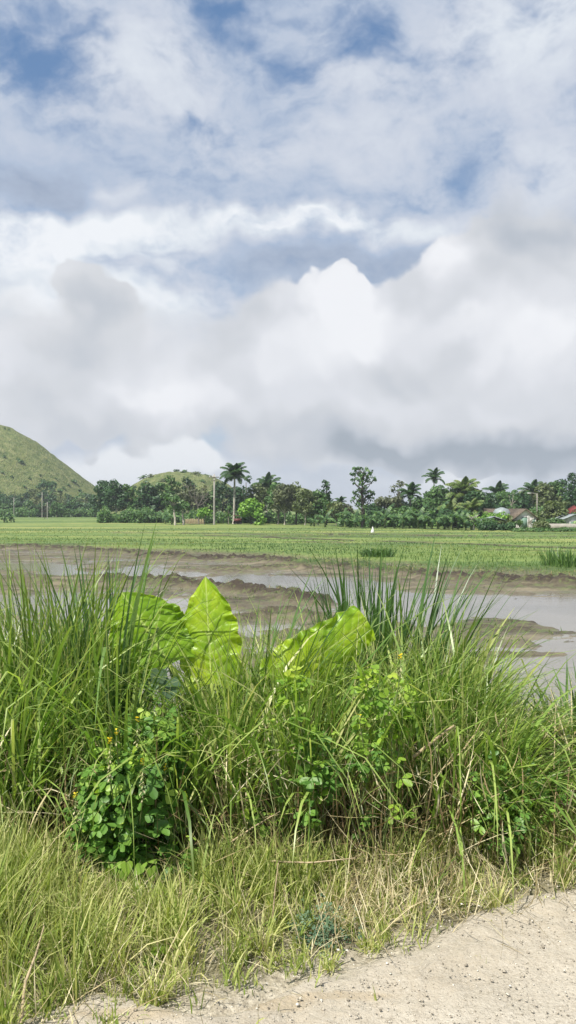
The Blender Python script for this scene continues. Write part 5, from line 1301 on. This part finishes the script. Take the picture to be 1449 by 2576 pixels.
def heart_leaves(name, pts, D, size, label, mat='lime', seed=0, cat='vine'):
    r = np.random.default_rng(seed); px0 = pts[0][0]; x0 = at_depth(px0, D); z0 = float(ground_z(x0, D)[0])
    root = empty(name, (x0, D, z0)); tag(root, label, cat)
    ls = []; st = MB()
    for (px, py) in pts:
        c = np.array([at_depth(px, D) - x0, r.normal() * .02, CAMH - (py - HZN) / FPX * D - z0])
        a = r.normal() * .6; d = np.array([math.sin(a), -.25, -math.cos(a)]); n_ = np.array([0, -1, .5]) + r.normal(size=3) * .3
        s_ = size * r.uniform(.8, 1.2); d /= np.linalg.norm(d); n_ -= n_.dot(d) * d; n_ /= np.linalg.norm(n_); sd_ = np.cross(n_, d)
        out = [(-.08, .0), (-.22, .22), (-.12, .46), (.15, .5), (.5, .36), (.8, .14), (1, 0), (.8, -.14), (.5, -.36), (.15, -.5), (-.12, -.46), (-.22, -.22)]
        V = [c + d * s_ * p[0] + sd_ * s_ * p[1] + n_ * s_ * .12 * abs(p[1]) for p in out] + [c + d * s_ * .3]
        ls.append((V, [[0, 1, 2, 12], [12, 2, 3, 4], [12, 4, 5, 6], [12, 6, 7, 8], [12, 8, 9, 10], [12, 10, 11, 0]], r.random()))
        st.tube(limb_path((0, .03, 0), c, r, .15, 5), .0018, 4, rnd=.5, tt=0.)
    st.build('stem', M['stem'], root)
    for e in ls:
        link('leaf', mesh('leaf', np.array(e[0]), np.array(e[1]), {'rnd': np.full(13, e[2]), 'tt': np.zeros(13)}), M[mat], root)
heart_leaves('heart_leaf_vine', [(345, 2215), (300, 2200), (370, 2250), (330, 2240), (380, 2190), (320, 2170), (290, 2225), (400, 2230), (355, 2180), (275, 2195)], 3.35, .055, 'light green heart leafed vine below the large shrub', seed=1, mat='lime')
heart_leaves('round_leaf_weed', [(668, 2085), (640, 2060), (615, 2040)], 3.6, .05, 'weed with one pale oval leaf against the dark thatch', seed=2)
heart_leaves('yellow_leaf_weed', [(400, 2408), (372, 2420), (388, 2435), (410, 2390)], 2.92, .045, 'small weed with yellowing leaves near the road edge', seed=3)
heart_leaves('pale_leaf', [(400, 1690), (425, 1715), (385, 1715)], 4.1, .10, 'pale grey blue withered leaves under the leftmost elephant ear leaf', mat='greyblue' if 'greyblue' in M else 'grey', seed=4, cat='withered leaf')

# ---- loose stalks
def stalk(name, pts, r0, label, mat='twig', cat='dry stalk', r1=None):
    P = np.array([[at_depth(px, D), D, CAMH - (py - HZN) / FPX * D] for (px, py, D) in pts])
    t = np.linspace(0, 1, 12); k = np.linspace(0, 1, len(P))
    Q = np.stack([np.interp(t, k, P[:, i]) for i in range(3)], 1); c = Q[0].copy()
    b = MB(); b.tube(Q - c, np.linspace(r0, r1 or r0 * .4, 12), 6, rnd=.8, tt=0.)
    o = b.build(name, M[mat], None, True, tuple(c)); tag(o, label, cat)
stalk('dry_stalk', [(1040, 1905, 3.75), (1090, 1865, 3.72), (1143, 1825, 3.70)], .008, 'thick pale broken stalk slanting across the grass on the right', r1=.005)
stalk('dry_stalk', [(680, 2168, 3.35), (780, 2172, 3.33), (895, 2160, 3.3)], .005, 'long straw stalk lying level across the lower centre')
stalk('dry_stalk', [(686, 2310, 3.1), (692, 2240, 3.1), (700, 2172, 3.12)], .004, 'upright pale stalk in the verge left of the grey weeds')
stalk('dry_stalk', [(52, 2576, 2.5), (60, 2480, 2.55), (90, 2400, 2.65), (110, 2330, 2.75)], .006, 'brown dry stem standing at the lower left corner')
stalk('dry_stalk', [(580, 2120, 3.55), (640, 2080, 3.55), (705, 2042, 3.6)], .005, 'pale bent stalk beside the oval leaf')
stalk('dry_twig', [(1010, 2428, 2.94), (1180, 2345, 3.16), (1449, 2232, 3.53), (1520, 2205, 3.62)], .0022, 'long thin pale stem lying along the gravel edge on the right', r1=.0018)
stalk('dry_twig', [(1030, 2290, 3.28), (1075, 2255, 3.34)], .005, 'short grey twig in the verge right of centre')
stalk('dry_stalk', [(430, 1950, 3.8), (540, 1925, 3.85), (620, 1905, 3.9)], .003, 'thin pale stem slanting right of the large shrub')
stalk('dry_stalk', [(835, 1990, 3.7), (862, 1930, 3.72), (800, 1895, 3.75)], .0025, 'thin reddish bent twig right of the hanging leafy sprig', mat='twig')

# straw heap on the bank
def heap():
    r = np.random.default_rng(90); x0, y0 = 2.22, 7.0; n = 2200
    a = r.uniform(0, 6.3, n); q = np.abs(r.normal(size=n)) * .34; x = x0 + q * np.cos(a) * 1.3; y = y0 + q * np.sin(a)
    z = ground_z(x, y) + .22 * np.exp(-(q / .4) ** 2) * r.random(n)
    g = blade_geo(x - x0, y - y0, z, r.uniform(.10, .34, n), r.uniform(0, 6.3, n), r.uniform(1.0, 1.9, n), r.normal(size=n) * .5, r.uniform(.008, .016, n), 3, r)
    o = blade_obj('straw_heap', g, r.random(n), M['straw']); o.location = (x0, y0, 0); tag(o, 'heap of cut tan straw on the bank above the water at the right', 'straw heap')
heap()

# ---- loose gravel
def gravel():
    r = np.random.default_rng(95)
    base = np.array([[0,0,1],[.9,0,.2],[.28,.85,.2],[-.72,.53,.2],[-.72,-.53,.2],[.28,-.85,.2],[0,0,-.6]])
    tri = np.array([[0,1,2],[0,2,3],[0,3,4],[0,4,5],[0,5,1],[6,2,1],[6,3,2],[6,4,3],[6,5,4],[6,1,5]])
    n = 26000; u = r.uniform(-2.2, 3.2, n); w = -np.abs(r.normal(size=n)) * .55 + .30
    w = np.where(r.random(n) < .35, r.uniform(-2.3, 0, n), w)
    x = RD_P[0] + u * RD_T[0] + w * RD_N[0]; y = RD_P[1] + u * RD_T[1] + w * RD_N[1]
    s = r.gamma(1.2, .0011, n) + .001; s = np.minimum(s, .009)
    c, si = np.cos(r.uniform(0, 6.3, n)), np.sin(r.uniform(0, 6.3, n))
    V = base[None] * (s[:, None] * r.uniform(.6, 1.3, (n, 3)))[:, None, :] * r.uniform(.75, 1.25, (n, 7, 1))
    V = np.stack([V[..., 0] * c[:, None] - V[..., 1] * si[:, None], V[..., 0] * si[:, None] + V[..., 1] * c[:, None], V[..., 2] * .75], -1)
    V += np.stack([x, y, .008 + s * .2], -1)[:, None]
    F = (np.arange(n) * 7)[:, None, None] + tri[None]
    m, t, bs = mat_new('pebble'); t.l.new(ramp(t, attr(t, 'rnd'), [(0, (.15, .13, .10)), (.3, (.33, .29, .23)), (.85, (.47, .43, .35)), (1, (.68, .65, .58))]), bs.inputs['Base Color']); bs.inputs['Roughness'].default_value = .9
    me = mesh('loose_gravel', V.reshape(-1, 3), F.reshape(-1, 3), {'rnd': np.repeat(r.random(n), 7)})
    tag(link('loose_gravel', me, m), 'loose pale pebbles scattered over the road and its edge', 'gravel', kind='stuff')
gravel()
